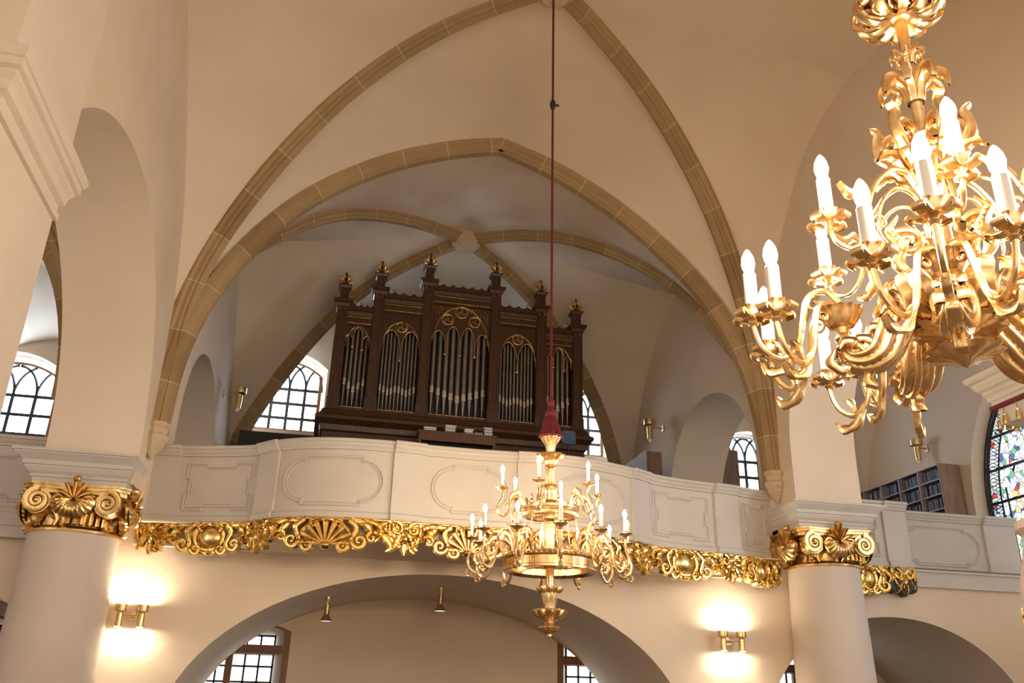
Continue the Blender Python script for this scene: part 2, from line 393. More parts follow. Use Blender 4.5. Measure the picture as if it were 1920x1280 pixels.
struct(b.build('wall_aisle_back', PLASTER))
for x0, x1, z0, zs, r in upw:
    window('window_%d' % wi, x0, x1, z0, zs, r, 23.62, GLASSM, FRAMEW, 4, 3); wi += 1
window('window_%d' % wi, 10.15, 11.65, 7.05, 8.33, .28, 20.95, GLASSM, WHITE, 4, 2); wi += 1
# aisle windows on the outer walls
def sidewin(name, pts, X, glass, mat=DARKM, grid=(5, 9), border=None):
    b = MB(); b.plate(pts, [[(c[0]+(p[0]-c[0])*.98, c[1]+(p[1]-c[1])*.985) for p in pts for c in [(sum(q[0] for q in pts)/len(pts), (min(q[1] for q in pts)+max(q[1] for q in pts))/2)]]], fX, X-.06, X+.06)
    o = struct(b.build(name, mat)); g = MB(); g.plate(pts, [], fX, X+.07, X+.08); g.build('pane', glass, o)
    ys = [p[0] for p in pts]; zs = [p[1] for p in pts]; y0, y1, z0, z1 = min(ys), max(ys), min(zs), max(zs); g = MB()
    for j in range(1, grid[1]):
        z = z0+(z1-z0)*j/grid[1]; k = 1.0 if z < z0+.5*(z1-z0) else sqrt(max(1-((z-z0-.5*(z1-z0))/(.5*(z1-z0)))**2, .02))
        c = (y0+y1)/2; hw = (y1-y0)/2*k; g.bx(X-.02, X+.03, c-hw, c+hw, z-.025, z+.025)
    for i in range(1, grid[0]):
        y = y0+(y1-y0)*i/grid[0]; g.bx(X-.01, X+.02, y-.012, y+.012, z0, zs[0] if False else z0+.55*(z1-z0))
    g.build('glazing_bar', mat, o); return o
sw = sidewin('window_%d' % wi, pointed(14.35, 2.34, 3.2, 6.0, 8.98), OR+.38, STAINED, DARKM, (8, 8)); wi += 1
# patterned border of clear lozenges along the stained glass edge
outl = pointed(14.35, 2.22, 3.35, 6.0, 8.82, 26); cxy = (14.35, 5.9)
g = MB(); pts = resample([(OR+.33, a, c) for a, c in outl], 150)
for i, p in enumerate(pts[:-1]):
    q = pts[i+1]; inn = lambda s_: V(s_.x, 14.35+(s_.y-14.35)*.86, 5.9+(s_.z-5.9)*.93)
    g.tube([p, inn(q)], .008, 5); g.tube([q, inn(p)], .008, 5)
g.tube([V(p.x, 14.35+(p.y-14.35)*.85, 5.9+(p.z-5.9)*.925) for p in pts], .02, 6); g.tube(pts, .03, 6)
g.build('border_lattice', DARKM, sw)
for c, X, pt in ((6.5, OR+.4, pointed(6.5, 1.8, 3.2, 6, 9)), (0, OR+.4, pointed(0, 1.8, 3.2, 6, 9)), (8, OL-.3, ell(8, 1.3, 6.2, 1.6, 20, base=2.2)), (0, OL-.3, ell(0, 1.3, 6.2, 1.6, 20, base=2.2))):
    sidewin('window_%d' % wi, pt, X, GLASSAISLE if X > 0 else GLASSLEFT); wi += 1

# ------------------------------------------------------------------ vaults
RIBPROF = [(-.19, .02), (-.19, -.10), (-.13, -.13), (-.115, -.20), (-.075, -.215), (-.075, -.27), (.075, -.27), (.075, -.215), (.115, -.20), (.13, -.13), (.19, -.10), (.19, .02)]
def web(mb, A, D, n=26, m=14, bulge=.0, lift=.0):
    A = resample(A, n); D = resample(D, n)
    def f(u, v):
        i = round(u*n); p = A[i].lerp(D[i], v); return p+V(0, 0, lift+bulge*4*v*(1-v)*min(1, u*1.5))
    mb.grid(f, n, m)
BOSS = V(2.9, 11, 13.16)
DL = smooth([(-2.98, 14.84, 5.64), (-2.98, 14.85, 6.58), (-2.90, 14.80, 7.66), (-2.77, 14.71, 8.45), (-2.46, 14.51, 9.24), (-2.12, 14.29, 9.87), (-1.58, 13.93, 10.68), (-1.09, 13.61, 11.28), (-.6, 13.29, 11.82), (.2, 12.77, 12.44), (.99, 12.25, 12.84), (1.82, 11.71, 13.08), (2.9, 11, 13.16)], 34, 1)
DR = smooth([(8.33, 14.82, 5.64), (8.31, 14.81, 6.2), (8.25, 14.77, 7.02), (8.15, 14.7, 7.95), (7.95, 14.56, 8.75), (7.68, 14.36, 9.5), (7.34, 14.13, 10.26), (6.9, 13.82, 11.0), (6.29, 13.39, 11.68), (5.64, 12.93, 12.22), (4.9, 12.41, 12.68), (3.99, 11.77, 12.98), (3.43, 11.37, 13.12), (2.9, 11, 13.16)], 34, 1)
mir = lambda P, y=11.0: [V(p.x, y-(p.y-y)*1.42, p.z) for p in P]
DLf, DRf = mir(DL), mir(DR)
WLa = smooth([(NL, 14.84, 5.64), (NL, 14.80, 7.7), (NL, 14.05, 9.45), (NL, 12.7, 10.85), (NL, 11.0, 12.0)], 26, 2)
WRa = smooth([(NR, 14.84, 5.64), (NR, 14.78, 8.2), (NR, 13.95, 10.3), (NR, 12.8, 11.65), (NR, 11.8, 12.13), (NR, 11.0, 12.2)], 26, 2)
b = MB()
web(b, arc3(Mpts, 14.85), DL, bulge=.10); web(b, arc3(MptsR, 14.85), DR, bulge=.10)
web(b, WLa, DL, bulge=.05); web(b, WRa, DR, bulge=.05); web(b, mir(WLa), DLf, bulge=.05); web(b, mir(WRa), DRf, bulge=.05)
web(b, mir(arc3(Mpts, 14.85)), DLf, bulge=.1); web(b, mir(arc3(MptsR, 14.85)), DRf, bulge=.1)
o1 = struct(b.build('ceiling_nave', PLASTER, ang=1.2))
c_ = bpy.data.objects.new('ceiling_nave_front', o1.data); COL.objects.link(c_); struct(c_); c_.location = o1.location+V(0, -9.3, 0)
c_ = bpy.data.objects.new('ceiling_nave_entry', o1.data); COL.objects.link(c_); struct(c_); c_.location = o1.location+V(0, -18.6, 0)
sL = V(BOSS.x-DL[0].x, BOSS.y-DL[0].y, 0).cross(V(0, 0, 1)); sR = V(BOSS.x-DR[0].x, BOSS.y-DR[0].y, 0).cross(V(0, 0, 1))
T = 1
def ribC(P, side, scale=1., off=0.):
    global T
    T += 1
    return ribD('trim_%d' % (T-1), P, Vector(side).normalized(), scale, off)
def ribD(name, pts, side, scale, off):
    k = len(pts); n = len(RIBPROF); vs = []; fs = []; U = [0]
    for a, c in zip(pts, pts[1:]): U.append(U[-1]+(c-a).length)
    d = V(pts[-1].x-pts[0].x, pts[-1].y-pts[0].y, 0).normalized()   # plan direction from springer to crown
    for i in range(k):
        t = (pts[min(i+1, k-1)]-pts[max(i-1, 0)]).normalized(); nn = side.cross(t).normalized()
        if nn.dot(V(-d.x, -d.y, .6)) < 0: nn = -nn
        for a, c in RIBPROF: vs.append(pts[i]+side*a*scale+nn*(c+off)*scale)
    for i in range(k-1):
        for j in range(n): fs.append((i*n+j, i*n+(j+1) % n, (i+1)*n+(j+1) % n, (i+1)*n+j))
    fs += [tuple(range(n)), tuple((k-1)*n+j for j in range(n))]
    mb = MB(); mb.add(vs, fs); o = mb.build(name, STONE, ang=.3)
    uv = o.data.uv_layers.new(name='rib')
    for l in o.data.loops: uv.data[l.index].uv = (U[l.vertex_index//n], (l.vertex_index % n)/n)
    return struct(o)
ribC(ML, V(0, 1, 0), 1., .05); ribC(MR, V(0, 1, 0), 1., .05)
ribC(DL, sL, .95, .06); ribC(DR, sR, .95, .06)
ribC(DLf, V(BOSS.x-DLf[0].x, BOSS.y-DLf[0].y, 0).cross(V(0, 0, 1)), .95, .06); ribC(DRf, V(BOSS.x-DRf[0].x, BOSS.y-DRf[0].y, 0).cross(V(0, 0, 1)), .95, .06)
ribC(mir(ML), V(0, 1, 0), 1., .05); ribC(mir(MR), V(0, 1, 0), 1., .05)
b = MB(); b.lathe([(.02, -.34), (.22, -.33), (.27, -.25), (.36, -.2), (.38, 0), (.3, .1)], BOSS, 28); struct(b.build('trim_boss', STONE))
# corbels
def corbel(name, x, y, z, mat=STONE):
    b = MB(); b.lathe([(.005, -.42), (.06, -.34), (.12, -.26), (.17, -.2), (.17, -.15), (.21, -.1), (.23, -.02), (.18, .02), (.2, .1), (.24, .14), (.22, .2), (.1, .21)], (x, y, z), 8)
    o = b.build(name, mat, ang=.3); return struct(o)
corbel('trim_corbel_left', NL+.07, 14.78, 5.66); corbel('trim_corbel_right', NR-.06, 14.78, 5.70)
# ---- gallery vault
GB = V(2.73, 19.1, 12.62)
GFL = smooth([(-3.2, 15.25, 6.2), (-3.1, 15.27, 7.6), (-2.75, 15.4, 8.9), (-2.2, 15.7, 9.75), (-1.6, 16.05, 10.4), (-1.2, 16.33, 10.91), (-.62, 16.74, 11.46), (-.13, 17.09, 11.8), (.72, 17.7, 12.2), (1.54, 18.28, 12.45), (2.73, 19.1, 12.62)], 30, 1)
GFR = smooth([(8.75, 15.25, 6.2), (8.65, 15.27, 7.6), (8.3, 15.4, 8.4), (7.84, 15.54, 9.0), (7.54, 15.73, 9.7), (7.19, 15.97, 10.27), (6.57, 16.4, 10.95), (5.98, 16.82, 11.48), (5.19, 17.37, 12.03), (4.67, 17.73, 12.25), (3.86, 18.3, 12.5), (2.73, 19.1, 12.62)], 30, 1)
GBL = smooth([(-2.66, 23.15, 6.0), (-2.62, 23.1, 7.2), (-2.5, 22.84, 7.9), (-2.25, 22.66, 8.4), (-1.86, 22.37, 9.08), (-1.17, 21.88, 10.15), (-.44, 21.35, 11.02), (.05, 21.0, 11.5), (.9, 20.4, 12.05), (1.89, 19.68, 12.42), (2.73, 19.1, 12.62)], 30, 1)
GBR = smooth([(8.26, 23.15, 6.0), (8.1, 23.0, 7.2), (7.75, 22.6, 8.1), (7.33, 22.3, 9.2), (6.55, 21.76, 10.4), (5.75, 21.2, 11.2), (4.86, 20.59, 11.86), (3.73, 19.81, 12.4), (2.73, 19.1, 12.62)], 30, 1)
gl = smooth([(-2.7, 15.26, 6.2), (-2.7, 15.4, 8.4), (-2.7, 16.6, 10.6), (-2.7, 19.1, 11.7)], 26, 2); gl2 = smooth([(-2.7, 23.18, 6.0), (-2.7, 22.95, 7.84), (-2.7, 21.6, 9.4), (-2.7, 20.3, 10.8), (-2.7, 19.1, 11.7)], 26, 2)
gr = smooth([(8.3, 15.26, 6.2), (8.3, 15.4, 8.4), (8.3, 16.6, 10.6), (8.3, 18.9, 11.6)], 26, 2); gr2 = smooth([(8.3, 23.18, 6.0), (8.3, 22.68, 8.07), (8.3, 21.57, 10.0), (8.3, 20.35, 11.1), (8.3, 18.9, 11.6)], 26, 2)
gb = [(-2.7, 6.0), (-2.66, 7.6), (-2.5, 8.9), (-2.0, 10.2), (-.9, 11.5), (1, 12.3), (2.73, 12.6)]; gbr = [(8.3, 6.0), (8.26, 7.6), (8.1, 8.9), (7.5, 10.2), (6.4, 11.5), (4.5, 12.3), (2.73, 12.6)]
b = MB()
web(b, [V(p.x, 15.2, p.z) for p in ML], GFL); web(b, [V(p.x, 15.2, p.z) for p in MR], GFR)
web(b, gl, GFL); web(b, gl2, GBL); web(b, gr, GFR); web(b, gr2, GBR)
web(b, arc3(gb, 23.2), GBL); web(b, arc3(gbr, 23.2), GBR)
struct(b.build('ceiling_gallery', PLASTER, ang=1.2))
for P in (GFL, GFR, GBL, GBR):
    d = V(GB.x-P[0].x, GB.y-P[0].y, 0); ribC(P, d.cross(V(0, 0, 1)), .95, .05)
b = MB(); b.lathe([(.02, -.36), (.25, -.35), (.3, -.28), (.36, -.24), (.38, 0), (.3, .1)], GB, 8); struct(b.build('trim_boss_gallery', STONE))
# ---- aisle vaults
def aisle_vault(name, x0, x1, y0, y1, zs, zw, zb, mb, high=None):
    cx, cy = (x0+x1)/2, (y0+y1)/2; B = V(cx, cy, zb)
    def arc(a, bb, zt, zs=zs):   # half arc from springer a(xy) to point bb(xy) at height zt
        return [V(a[0]+(bb[0]-a[0])*(1-cos(t*pi/2)), a[1]+(bb[1]-a[1])*(1-cos(t*pi/2)), zs+(zt-zs)*sin(t*pi/2)) for t in [i/20 for i in range(21)]]
    for x in (x0, x1):
        for y in (y0, y1):
            z_ = high if (high and x == x1 and y < 16) else zs
            D = arc((x, y), (cx, cy), zb, z_); web(mb, arc((x, y), (cx, y), zw, z_), D, 20, 10); web(mb, arc((x, y), (x, cy), zw, z_), D, 20, 10)
    return arc
b = MB(); aisle_vault('', AR, OR, 15.3, 20.6, 6.3, 9.9, 10.3, b, 9.15); aisle_vault('', AR, OR, 7.0, 15.3, 6.3, 9.9, 10.5, b, 9.15); aisle_vault('', AR, OR, -1.0, 7.0, 6.3, 9.9, 10.5, b, 9.15); aisle_vault('', AR, OR, -7, -1, 6.3, 9.9, 10.5, b, 9.15)
struct(b.build('ceiling_aisle_right', PLASTER, ang=1.2))
b = MB(); arcL = aisle_vault('', OL, AL, 15.3, 23.2, 6.3, 10.3, 10.8, b); aisle_vault('', OL, AL, 7.0, 15.3, 6.3, 10.3, 10.8, b); aisle_vault('', OL, AL, -1, 7, 6.3, 10.3, 10.8, b); aisle_vault('', OL, AL, -7, -1, 6.3, 10.3, 10.8, b)
struct(b.build('ceiling_aisle_left', PLASTER, ang=1.2))
cxl = (OL+AL)/2
ribC(arcL((AL-.12, 15.3), (cxl, 15.3), 10.3), V(0, 1, 0), 1.3, .05); ribC(arcL((OL, 15.3), (cxl, 15.3), 10.3), V(0, 1, 0), 1.3, .05)
P = arcL((AL-.1, 15.3), (cxl, 19.25), 10.8); ribC(P, V(cxl-AL, 3.95, 0).cross(V(0, 0, 1)), .95, .05)
P = arcL((AL-.1, 15.3), (cxl, 11.15), 10.8); ribC(P, V(cxl-AL, -4.15, 0).cross(V(0, 0, 1)), .95, .05)
# ---- near wall pier on the left with its moulded cornice
b = MB(); b.bx(NL-.1, -2.45, 5.4, 6.84, 0, 13.4); struct(b.build('wall_pier_left', PIERDIM))
def square_moulding(name, x0, x1, y0, y1, prof, mat, pr=(1, 1, 1, 1)):
    """stepped moulding round a rectangle; prof = (projection, z); pr scales left,right,front,back"""
    b = MB(); vs = []; fs = []
    for p, z in prof: vs += [V(x0-p*pr[0], y0-p*pr[2], z), V(x1+p*pr[1], y0-p*pr[2], z), V(x1+p*pr[1], y1+p*pr[3], z), V(x0-p*pr[0], y1+p*pr[3], z)]
    k = len(prof)
    for i in range(k-1):
        for j in range(4): fs.append((i*4+j, i*4+(j+1) % 4, (i+1)*4+(j+1) % 4, (i+1)*4+j))
    fs += [(0, 1, 2, 3), tuple((k-1)*4+j for j in range(4))]
    return b.add(vs, fs)
CORN = [(.0, 5.24), (.03, 5.25), (.03, 5.31), (.012, 5.32), (.012, 5.38), (.05, 5.41), (.05, 5.43), (.06, 5.48), (.09, 5.53), (.09, 5.55), (.12, 5.57), (.12, 5.63), (.135, 5.64), (.155, 5.69), (.155, 5.72), (.1, 5.73)]
struct(square_moulding('', NL, -2.45, 5.4, 6.84, CORN, PIERDIM, (0, 1, 1, 1)).build('trim_cornice', PIERDIM, ang=.2))

# ------------------------------------------------------------------ 2. columns with gilded capitals
def scroll_map(o, ux, uz, un):
    return lambda u, v, d: o+ux*u+uz*v+un*d
def capital(parent, cx, cy, r, z0, z1, x0, x1, y0):
    """gilded composite capital; front faces -Y, abacus spans x0..x1, front edge y0"""
    H = z1-z0
    b = MB(); b.lathe([(r*1.0, z0-.02), (r*1.07, z0-.01), (r*1.08, z0+.02), (r*1.03, z0+.05), (r*.99, z0+.07), (r*.98, z0+.12*1), (r*1.0, z0+H*.45), (r*1.06, z0+H*.75), (r*1.12, z1-.05), (r*1.1, z1)], (cx, cy, 0), 40)
    cap = b.build('capital', OLDGOLD, parent)
    # abacus with concave front and chamfered corners
    q = .16; y1 = y0+1.25
    def oct_(e): return [(x0-e+q, y0-e), (x0+.35, y0-e+.05), ((x0+x1)/2, y0-e+.08), (x1-.35, y0-e+.05), (x1+e-q, y0-e), (x1+e, y0-e+q), (x1+e-.05, y0+.55), (x1+e, y1), (x0-e, y1), (x0-e+.05, y0+.55), (x0-e, y0-e+q)]
    b = MB()
    for e, za, zb in ((.0, z1-.10, z1-.045), (.045, z1-.045, z1), (.07, z1, z1+.028)): b.plate(oct_(e), [], lambda u, v, w: V(u, v, w), za, zb)
    b.build('abacus', OLDGOLD, cap, ang=.4)
    faces = [(V(0, 0, 0), V(1, 0, 0), V(0, -1, 0), x0, x1)]
    zc = z1-.24; rv = .185
    # volutes: front pair, side pair
    def volute(o, ux, un, sgn):
        b = MB(); fn = scroll_map(o, ux, V(0, 0, 1), un)
        sp = spiral(0, 0, rv, .03, pi/2, sgn*2.1, 40)
        b.ribbon(sp, lambda t: .052*(1-.6*t), .05, lambda u, v, d: fn(u, v, d+.06), groove=.75)
        b.plate([(rv*1.02*cos(a), rv*1.02*sin(a)) for a in [2*pi*i/24 for i in range(24)]], [], lambda u, v, w: fn(u, v, w), -.14, .055)
        b.dome(0, 0, .045, .045, .05, lambda u, v, d: fn(u, v, d+.07), 12, 3)
        b.build('volute', OLDGOLD, cap)
    cxm = (x0+x1)/2
    volute(V(x0+.20, y0+.06, zc), V(1, 0, 0), V(0, -1, 0), 1); volute(V(x1-.22, y0+.06, zc), V(1, 0, 0), V(0, -1, 0), -1)
    volute(V(x1+.0, y0+.95, zc), V(0, 1, 0), V(1, 0, 0), -1); volute(V(x0+.0, y0+.95, zc), V(0, 1, 0), V(-1, 0, 0), -1)
    # central shell with plume
    def shell(o, ux, un, name='shell'):
        fn = scroll_map(o, ux, V(0, 0, 1), un); b = MB()
        for k in range(7):          # plume above the abacus
            a = radians(90+(k-3)*31); L_ = .30 if k == 3 else .27
            pts = [(.02*cos(a)+L_*t*cos(a)*(1.1-.25*t*t), .06+.02*sin(a)+L_*t*sin(a)+.05*t-.13*t*t*t*(1-sin(a)*.6)) for t in [i/9 for i in range(10)]]
            b.ribbon(pts, lambda t: .012+.055*t*(1.25-t), lambda t: .06+.09*t, lambda u, v, d: fn(u, v, d+.05), groove=.35)
        b.dome(0, .37, .062, .062, .08, lambda u, v, d: fn(u, v, d+.05), 12, 4)
        for s_ in (-1, 1):          # curled lips
            b.ribbon([(s_*x, z) for x, z in spiral(.22, .04, .085, .02, pi*.9, -1.4, 20)], .026, .06, lambda u, v, d: fn(u, v, d+.05))
        for k in range(11):         # fluted bowl
            a = pi+pi*(k+.5)/11; pts = [(.05*cos(a)+.27*t*cos(a), .05+.02*sin(a)+.24*t*sin(a)) for t in [i/8 for i in range(9)]]
            b.ribbon(pts, lambda t: .016+.034*t, lambda t: .05+.13*sin(pi*min(t*.8+.1, 1)), lambda u, v, d: fn(u, v, d+.02), groove=.8)
        b.ribbon([(.29*cos(a), .06+.25*sin(a)) for a in [pi+pi*i/24 for i in range(25)]], .022, .05, lambda u, v, d: fn(u, v, d+.03), groove=1)
        b.build(name, OLDGOLD, cap)
    shell(V(cxm, y0+.05, zc-.02), V(1, 0, 0), V(0, -1, 0)); shell(V(x1-.02, y0+.5, zc-.05), V(0, 1, 0), V(1, 0, 0)); shell(V(x0+.02, y0+.5, zc-.05), V(0, 1, 0), V(-1, 0, 0))
    # acanthus leaves and fluted tablets round the bell
    def onbell(a): return lambda u, v, d: V(cx+(r*1.03+d)*cos(a+u/r), cy+(r*1.03+d)*sin(a+u/r), v)
    for k in range(12):
        a = -pi/2+radians((k-5.5)*23)
        fn = onbell(a); b = MB()
        if k in (6, 7):   # reeded tablets
            for j in range(3): b.ribbon([(-.08+.08*j, z0+.08), (-.08+.08*j, z0+H*.42)], .032, .13, fn, groove=.6)
            b.ribbon([(-.13, z0+H*.45), (.13, z0+H*.45)], .025, .15, fn, groove=1); b.build('reeded_tablet', OLDGOLD, cap)
        else:
            s_ = 1 if k % 2 else -1
            pts = c2([(0, z0+.05), (s_*.03, z0+H*.22), (-s_*.02, z0+H*.4), (-s_*.10, z0+H*.52), (-s_*.15, z0+H*.46), (-s_*.12, z0+H*.38)], 6)
            b.ribbon(pts, leafw(.075, 4, .15), lambda t: .07+.10*t, fn, groove=.45)
            b.ribbon(c2([(s_*.08, z0+.05), (s_*.12, z0+H*.2), (s_*.06, z0+H*.33)], 6), leafw(.05, 3, .15), .09, fn, groove=.5)
            b.build('acanthus_leaf', OLDGOLD, cap)
    return cap
IMP = [(.0, 0), (.0, .10), (.03, .115), (.03, .15), (.08, .19), (.12, .25), (.12, .27), (.15, .28), (.15, .34), (.20, .38), (.27, .44), (.27, .455), (.30, .46), (.30, .50), (.0, .53)]
def column(label, cx, cy, r, z0, z1, x0, x1, y0):
    t = thing('column', label, 'column', (cx, cy, 0), 'columns carrying the gallery')
    b = MB(); b.lathe([(r*1.12, .35), (r*1.1, .6), (r*1.09, 1.2), (r*1.06, 2.4), (r*1.0, z0-.03), (r*1.0, z0)], (cx, cy, 0), 48); b.build('shaft', SHAFT, t)
    b = MB(); b.lathe([(r*1.3, 0), (r*1.3, .12), (r*1.26, .2), (r*1.18, .22), (r*1.2, .3), (r*1.12, .36)], (cx, cy, 0), 40); b.build('base', SHAFT, t)
    capital(t, cx, cy, r, z0, z1, x0, x1, y0)
    hh = 5.12-z1 if cx < 0 else 5.22-z1
    P = [(p, z1+.03+z*(hh-.03)/.53) for p, z in IMP]
    square_moulding('', x0+.02, x1-.02, y0+.12, 15.2, P, WHITE, (1, .35 if cx < 0 else .6, .8, 0) if cx < 0 else (.6, 1, .8, 0)).build('impost', WHITE, t, ang=.2)
column('left cream column with gilded shell capital, beside the left pair of wall lamps', -3.80, 14.76, .655, 3.93, 4.56, -4.42, -3.02, 13.98)
column('right cream column with gilded shell capital, below the large chandelier', 9.06, 14.76, .635, 4.12, 4.70, 8.26, 9.66, 13.98)

# ------------------------------------------------------------------ 3. gallery parapet, gilded fringe, soffit
ZT, ZB = 5.57, 4.30
PATH = [(-2.96, 15.17), (-2.46, 15.06), (-1.8, 14.86), (-1.30, 14.66), (-1.05, 14.46), (-.78, 14.15), (-.4, 13.93), (0, 13.80), (.45, 13.735), (.97, 13.72), (1.48, 13.78), (2.25, 13.80), (3.02, 13.76), (3.53, 13.73), (4.1, 13.76), (4.74, 13.98), (5.14, 14.17), (5.54, 14.42), (6.18, 14.63), (6.97, 14.77), (7.47, 14.86), (7.95, 14.99), (8.3, 15.08)]
def pathobj(pts, k=8):
    P = catmull([(x, y, 0) for x, y in pts], k); S = [0]
    for a, c in zip(P, P[1:]): S.append(S[-1]+(c-a).length)
    def at(s):
        s = min(max(s, 0), S[-1]-1e-6); lo = 0; hi = len(S)-1
        while hi-lo > 1:
            mid = (lo+hi)//2
            if S[mid] <= s: lo = mid
            else: hi = mid
        q = (s-S[lo])/max(S[hi]-S[lo], 1e-9); p = P[lo].lerp(P[hi], q)
        ta = (P[max(lo-1, 0)], P[min(hi+1, len(P)-1)]); d = (ta[1]-ta[0]).normalized()
        return p, V(d.y, -d.x, 0)     # outward normal (towards -Y)
    def sx(x):
        best = min(range(len(P)), key=lambda i: abs(P[i].x-x)); return S[best]
    return at, S[-1], sx
def sweep_profile(mb, at, s0, s1, prof, n=None):
    n = n or max(2, int((s1-s0)/.08)); k = len(prof); vs = []; fs = []
    for i in range(n+1):
        p, nn = at(s0+(s1-s0)*i/n)
        for d, z in prof: vs.append(p+nn*d+V(0, 0, z))
    for i in range(n):
        for j in range(k): fs.append((i*k+j, i*k+(j+1) % k, (i+1)*k+(j+1) % k, (i+1)*k+j))
    fs += [tuple(range(k)), tuple(n*k+j for j in range(k))]
    return mb.add(vs, fs)
def profs(e=0):
    cop = [(-.30, 5.40), (-.30, ZT), (.10+e, ZT), (.115+e, ZT-.02), (.115+e, ZT-.055), (.09+e, ZT-.065), (.075+e, ZT-.10), (.04+e, ZT-.14), (.04+e, ZT-.165), (.015+e, ZT-.17)]
    body = [(-.28, ZB+.02), (-.28, 5.42), (.0+e, 5.42), (.0+e, ZB+.1)]
    base = [(-.27, ZB), (-.27, ZB+.1), (.01+e, ZB+.12), (.045+e, ZB+.09), (.045+e, ZB+.03), (.03+e, ZB)]
    return cop, body, base
def panel_pts(kind, w, h):
    """outline of a raised panel moulding, centred"""
    a, c = w/2, h/2
    if kind == 'oval':
        r = c*.86; q = a-r
        pts = [(-q, c), (-q, c*.86)] ; L_ = []
        right = [(q, c), (q, c*.86)]+[(q+r*sin(t)*1.0, r*cos(t)) for t in [radians(8+164*i/20) for i in range(21)]]+[(q, -c*.86), (q, -c)]
        left = [(-x, -z) for x, z in right]
        return right+left
    e = .10; f = .06
    return [(-a, c), (-a*.45, c), (-a*.45, c-f), (a*.45, c-f), (a*.45, c), (a, c), (a, c*.35), (a-f, c*.35), (a-f, -c*.35), (a, -c*.35), (a, -c), (a*.45, -c), (a*.45, -c+f), (-a*.45, -c+f), (-a*.45, -c), (-a, -c), (-a, -c*.35), (-a+f, -c*.35), (-a+f, c*.35), (-a, c*.35)]
def parapet(name, label, pts, pil, panels, loc):
    at, S, sx = pathobj(pts); t = thing(name, label, 'parapet', loc, None)
    cop, body, base = profs(0)
    for nm, pr in (('body', body), ('coping', cop), ('base_moulding', base)):
        b = MB(); sweep_profile(b, at, 0, S, pr); b.build(nm, WHITE, t, ang=.3)
    for xa, xb in pil:
        b = MB(); c_, bo, ba = profs(.055); sa, sb = sx(xa), sx(xb)
        for pr in (c_, [(-.05, ZB+.05), (-.05, 5.43), (.055, 5.43), (.055, ZB+.05)], ba): sweep_profile(b, at, sa, sb, pr, 4)
        b.build('pilaster', WHITE, t, ang=.3)
    for xa, xb, kind in panels:
        sa, sb = sx(xa), sx(xb); w_ = (sb-sa)-.28; cz = 4.90; h_ = .78
        o_ = panel_pts(kind, w_, h_); cs = (sa+sb)/2
        P = resample([(u, v, 0) for u, v in o_+[o_[0]]], 150); b = MB()
        def fn(u, v, d):
            p, nn = at(cs+u); return p+nn*(d)+V(0, 0, cz+v)
        b.tube([fn(p.x, p.y, .008) for p in P[:-1]], .019, 6, closed=True)
        P2 = [(p.x*(1-.09/w_), p.y*(1-.09/h_)) for p in P[:-1]]
        b.tube([fn(x, z, .004) for x, z in P2], .011, 5, closed=True)
        b.build('panel_moulding', WHITE, t)
    return at, S, sx, t
at, S, sx, PARA = parapet('gallery_parapet', 'long curving ivory parapet with raised panels across the organ gallery', PATH, [(-2.96, -2.46), (-1.14, -.80), (.99, 1.47), (3.03, 3.52), (5.14, 5.54), (6.98, 7.46)], [(-2.46, -1.14, 'rect'), (-.80, .99, 'oval'), (1.47, 3.03, 'oval'), (3.52, 5.14, 'oval'), (5.54, 6.98, 'rect'), (7.46, 8.28, 'rect')], (2.7, 14.9, ZB))
at2, S2, sx2, PARA2 = parapet('gallery_parapet', 'short ivory parapet piece just right of the right column, with an end pilaster', [(9.72, 15.10), (10.2, 15.10), (10.6, 15.10), (11.18, 15.12)], [(10.68, 11.18)], [(9.72, 10.68, 'rect')], (10.4, 15.2, ZB))
at3, S3, sx3, PARA3 = parapet('gallery_parapet', 'set-back ivory parapet of the right aisle below the bookcase', [(11.22, 15.72), (12, 15.72), (13, 15.72), (14.19, 15.72)], [(13.42, 14.18)], [(11.3, 13.42, 'oval')], (12.7, 15.8, ZB))
at4, S4, sx4, PARA4 = parapet('gallery_parapet', 'plain ivory parapet of the left aisle left of the left column', [(-10.15, 15.2), (-8, 15.2), (-6, 15.2), (-4.4, 15.2)], [(-7, -6.5)], [(-6.4, -4.45, 'rect')], (-7.3, 15.3, ZB))
# slab edges, fascia and coved soffit under the bow
def soffit(name, at, S, yw, zl=3.93):
    b = MB()
    def f(u, v):
        p, nn = at(S*u); q = p-nn*.10
        if v < .12: return V(q.x, q.y, ZB+.02-.24*v/.12) if q.y < yw-.25 else V(q.x, q.y, ZB+.02-.12*v/.12)
        t = (v-.12)/.88; z0 = ZB-.22 if q.y < yw-.25 else ZB-.10
        return V(q.x, q.y+(max(yw, q.y)-q.y)*t, z0+(zl-z0)*sin(t*pi/2)**1.5)
    b.grid(f, 120, 24); return struct(b.build(name, PLASTER, ang=.4))
soffit('ceiling_gallery_soffit', at, S, 15.235)
b = MB(); b.bx(NL-.02, 8.3, 15.12, 15.26, 3.95, 4.30); b.bx(NL-.02, 8.3, 15.09, 15.13, 3.93, 3.985); struct(b.build('trim_wall_band', WHITE, ang=.3))
b = MB(); b.bx(AR, 11.2, 15.2, 15.4, 3.98, 4.32); struct(b.build('trim_band_corner', PLASTER))
b = MB(); b.bx(11.1, OR, 15.20, 15.9, 4.0, 4.30); b.bx(11.1, OR, 15.16, 15.2, 4.27, 4.31); b.bx(11.1, OR, 15.17, 15.2, 3.98, 4.03); struct(b.build('trim_band_right', WHITE, ang=.3))
b = MB(); b.bx(OL, AL, 15.05, 15.4, 3.92, 4.30); b.bx(OL, AL, 15.02, 15.06, 4.1, 4.14); struct(b.build('trim_band_left', WHITE, ang=.3))
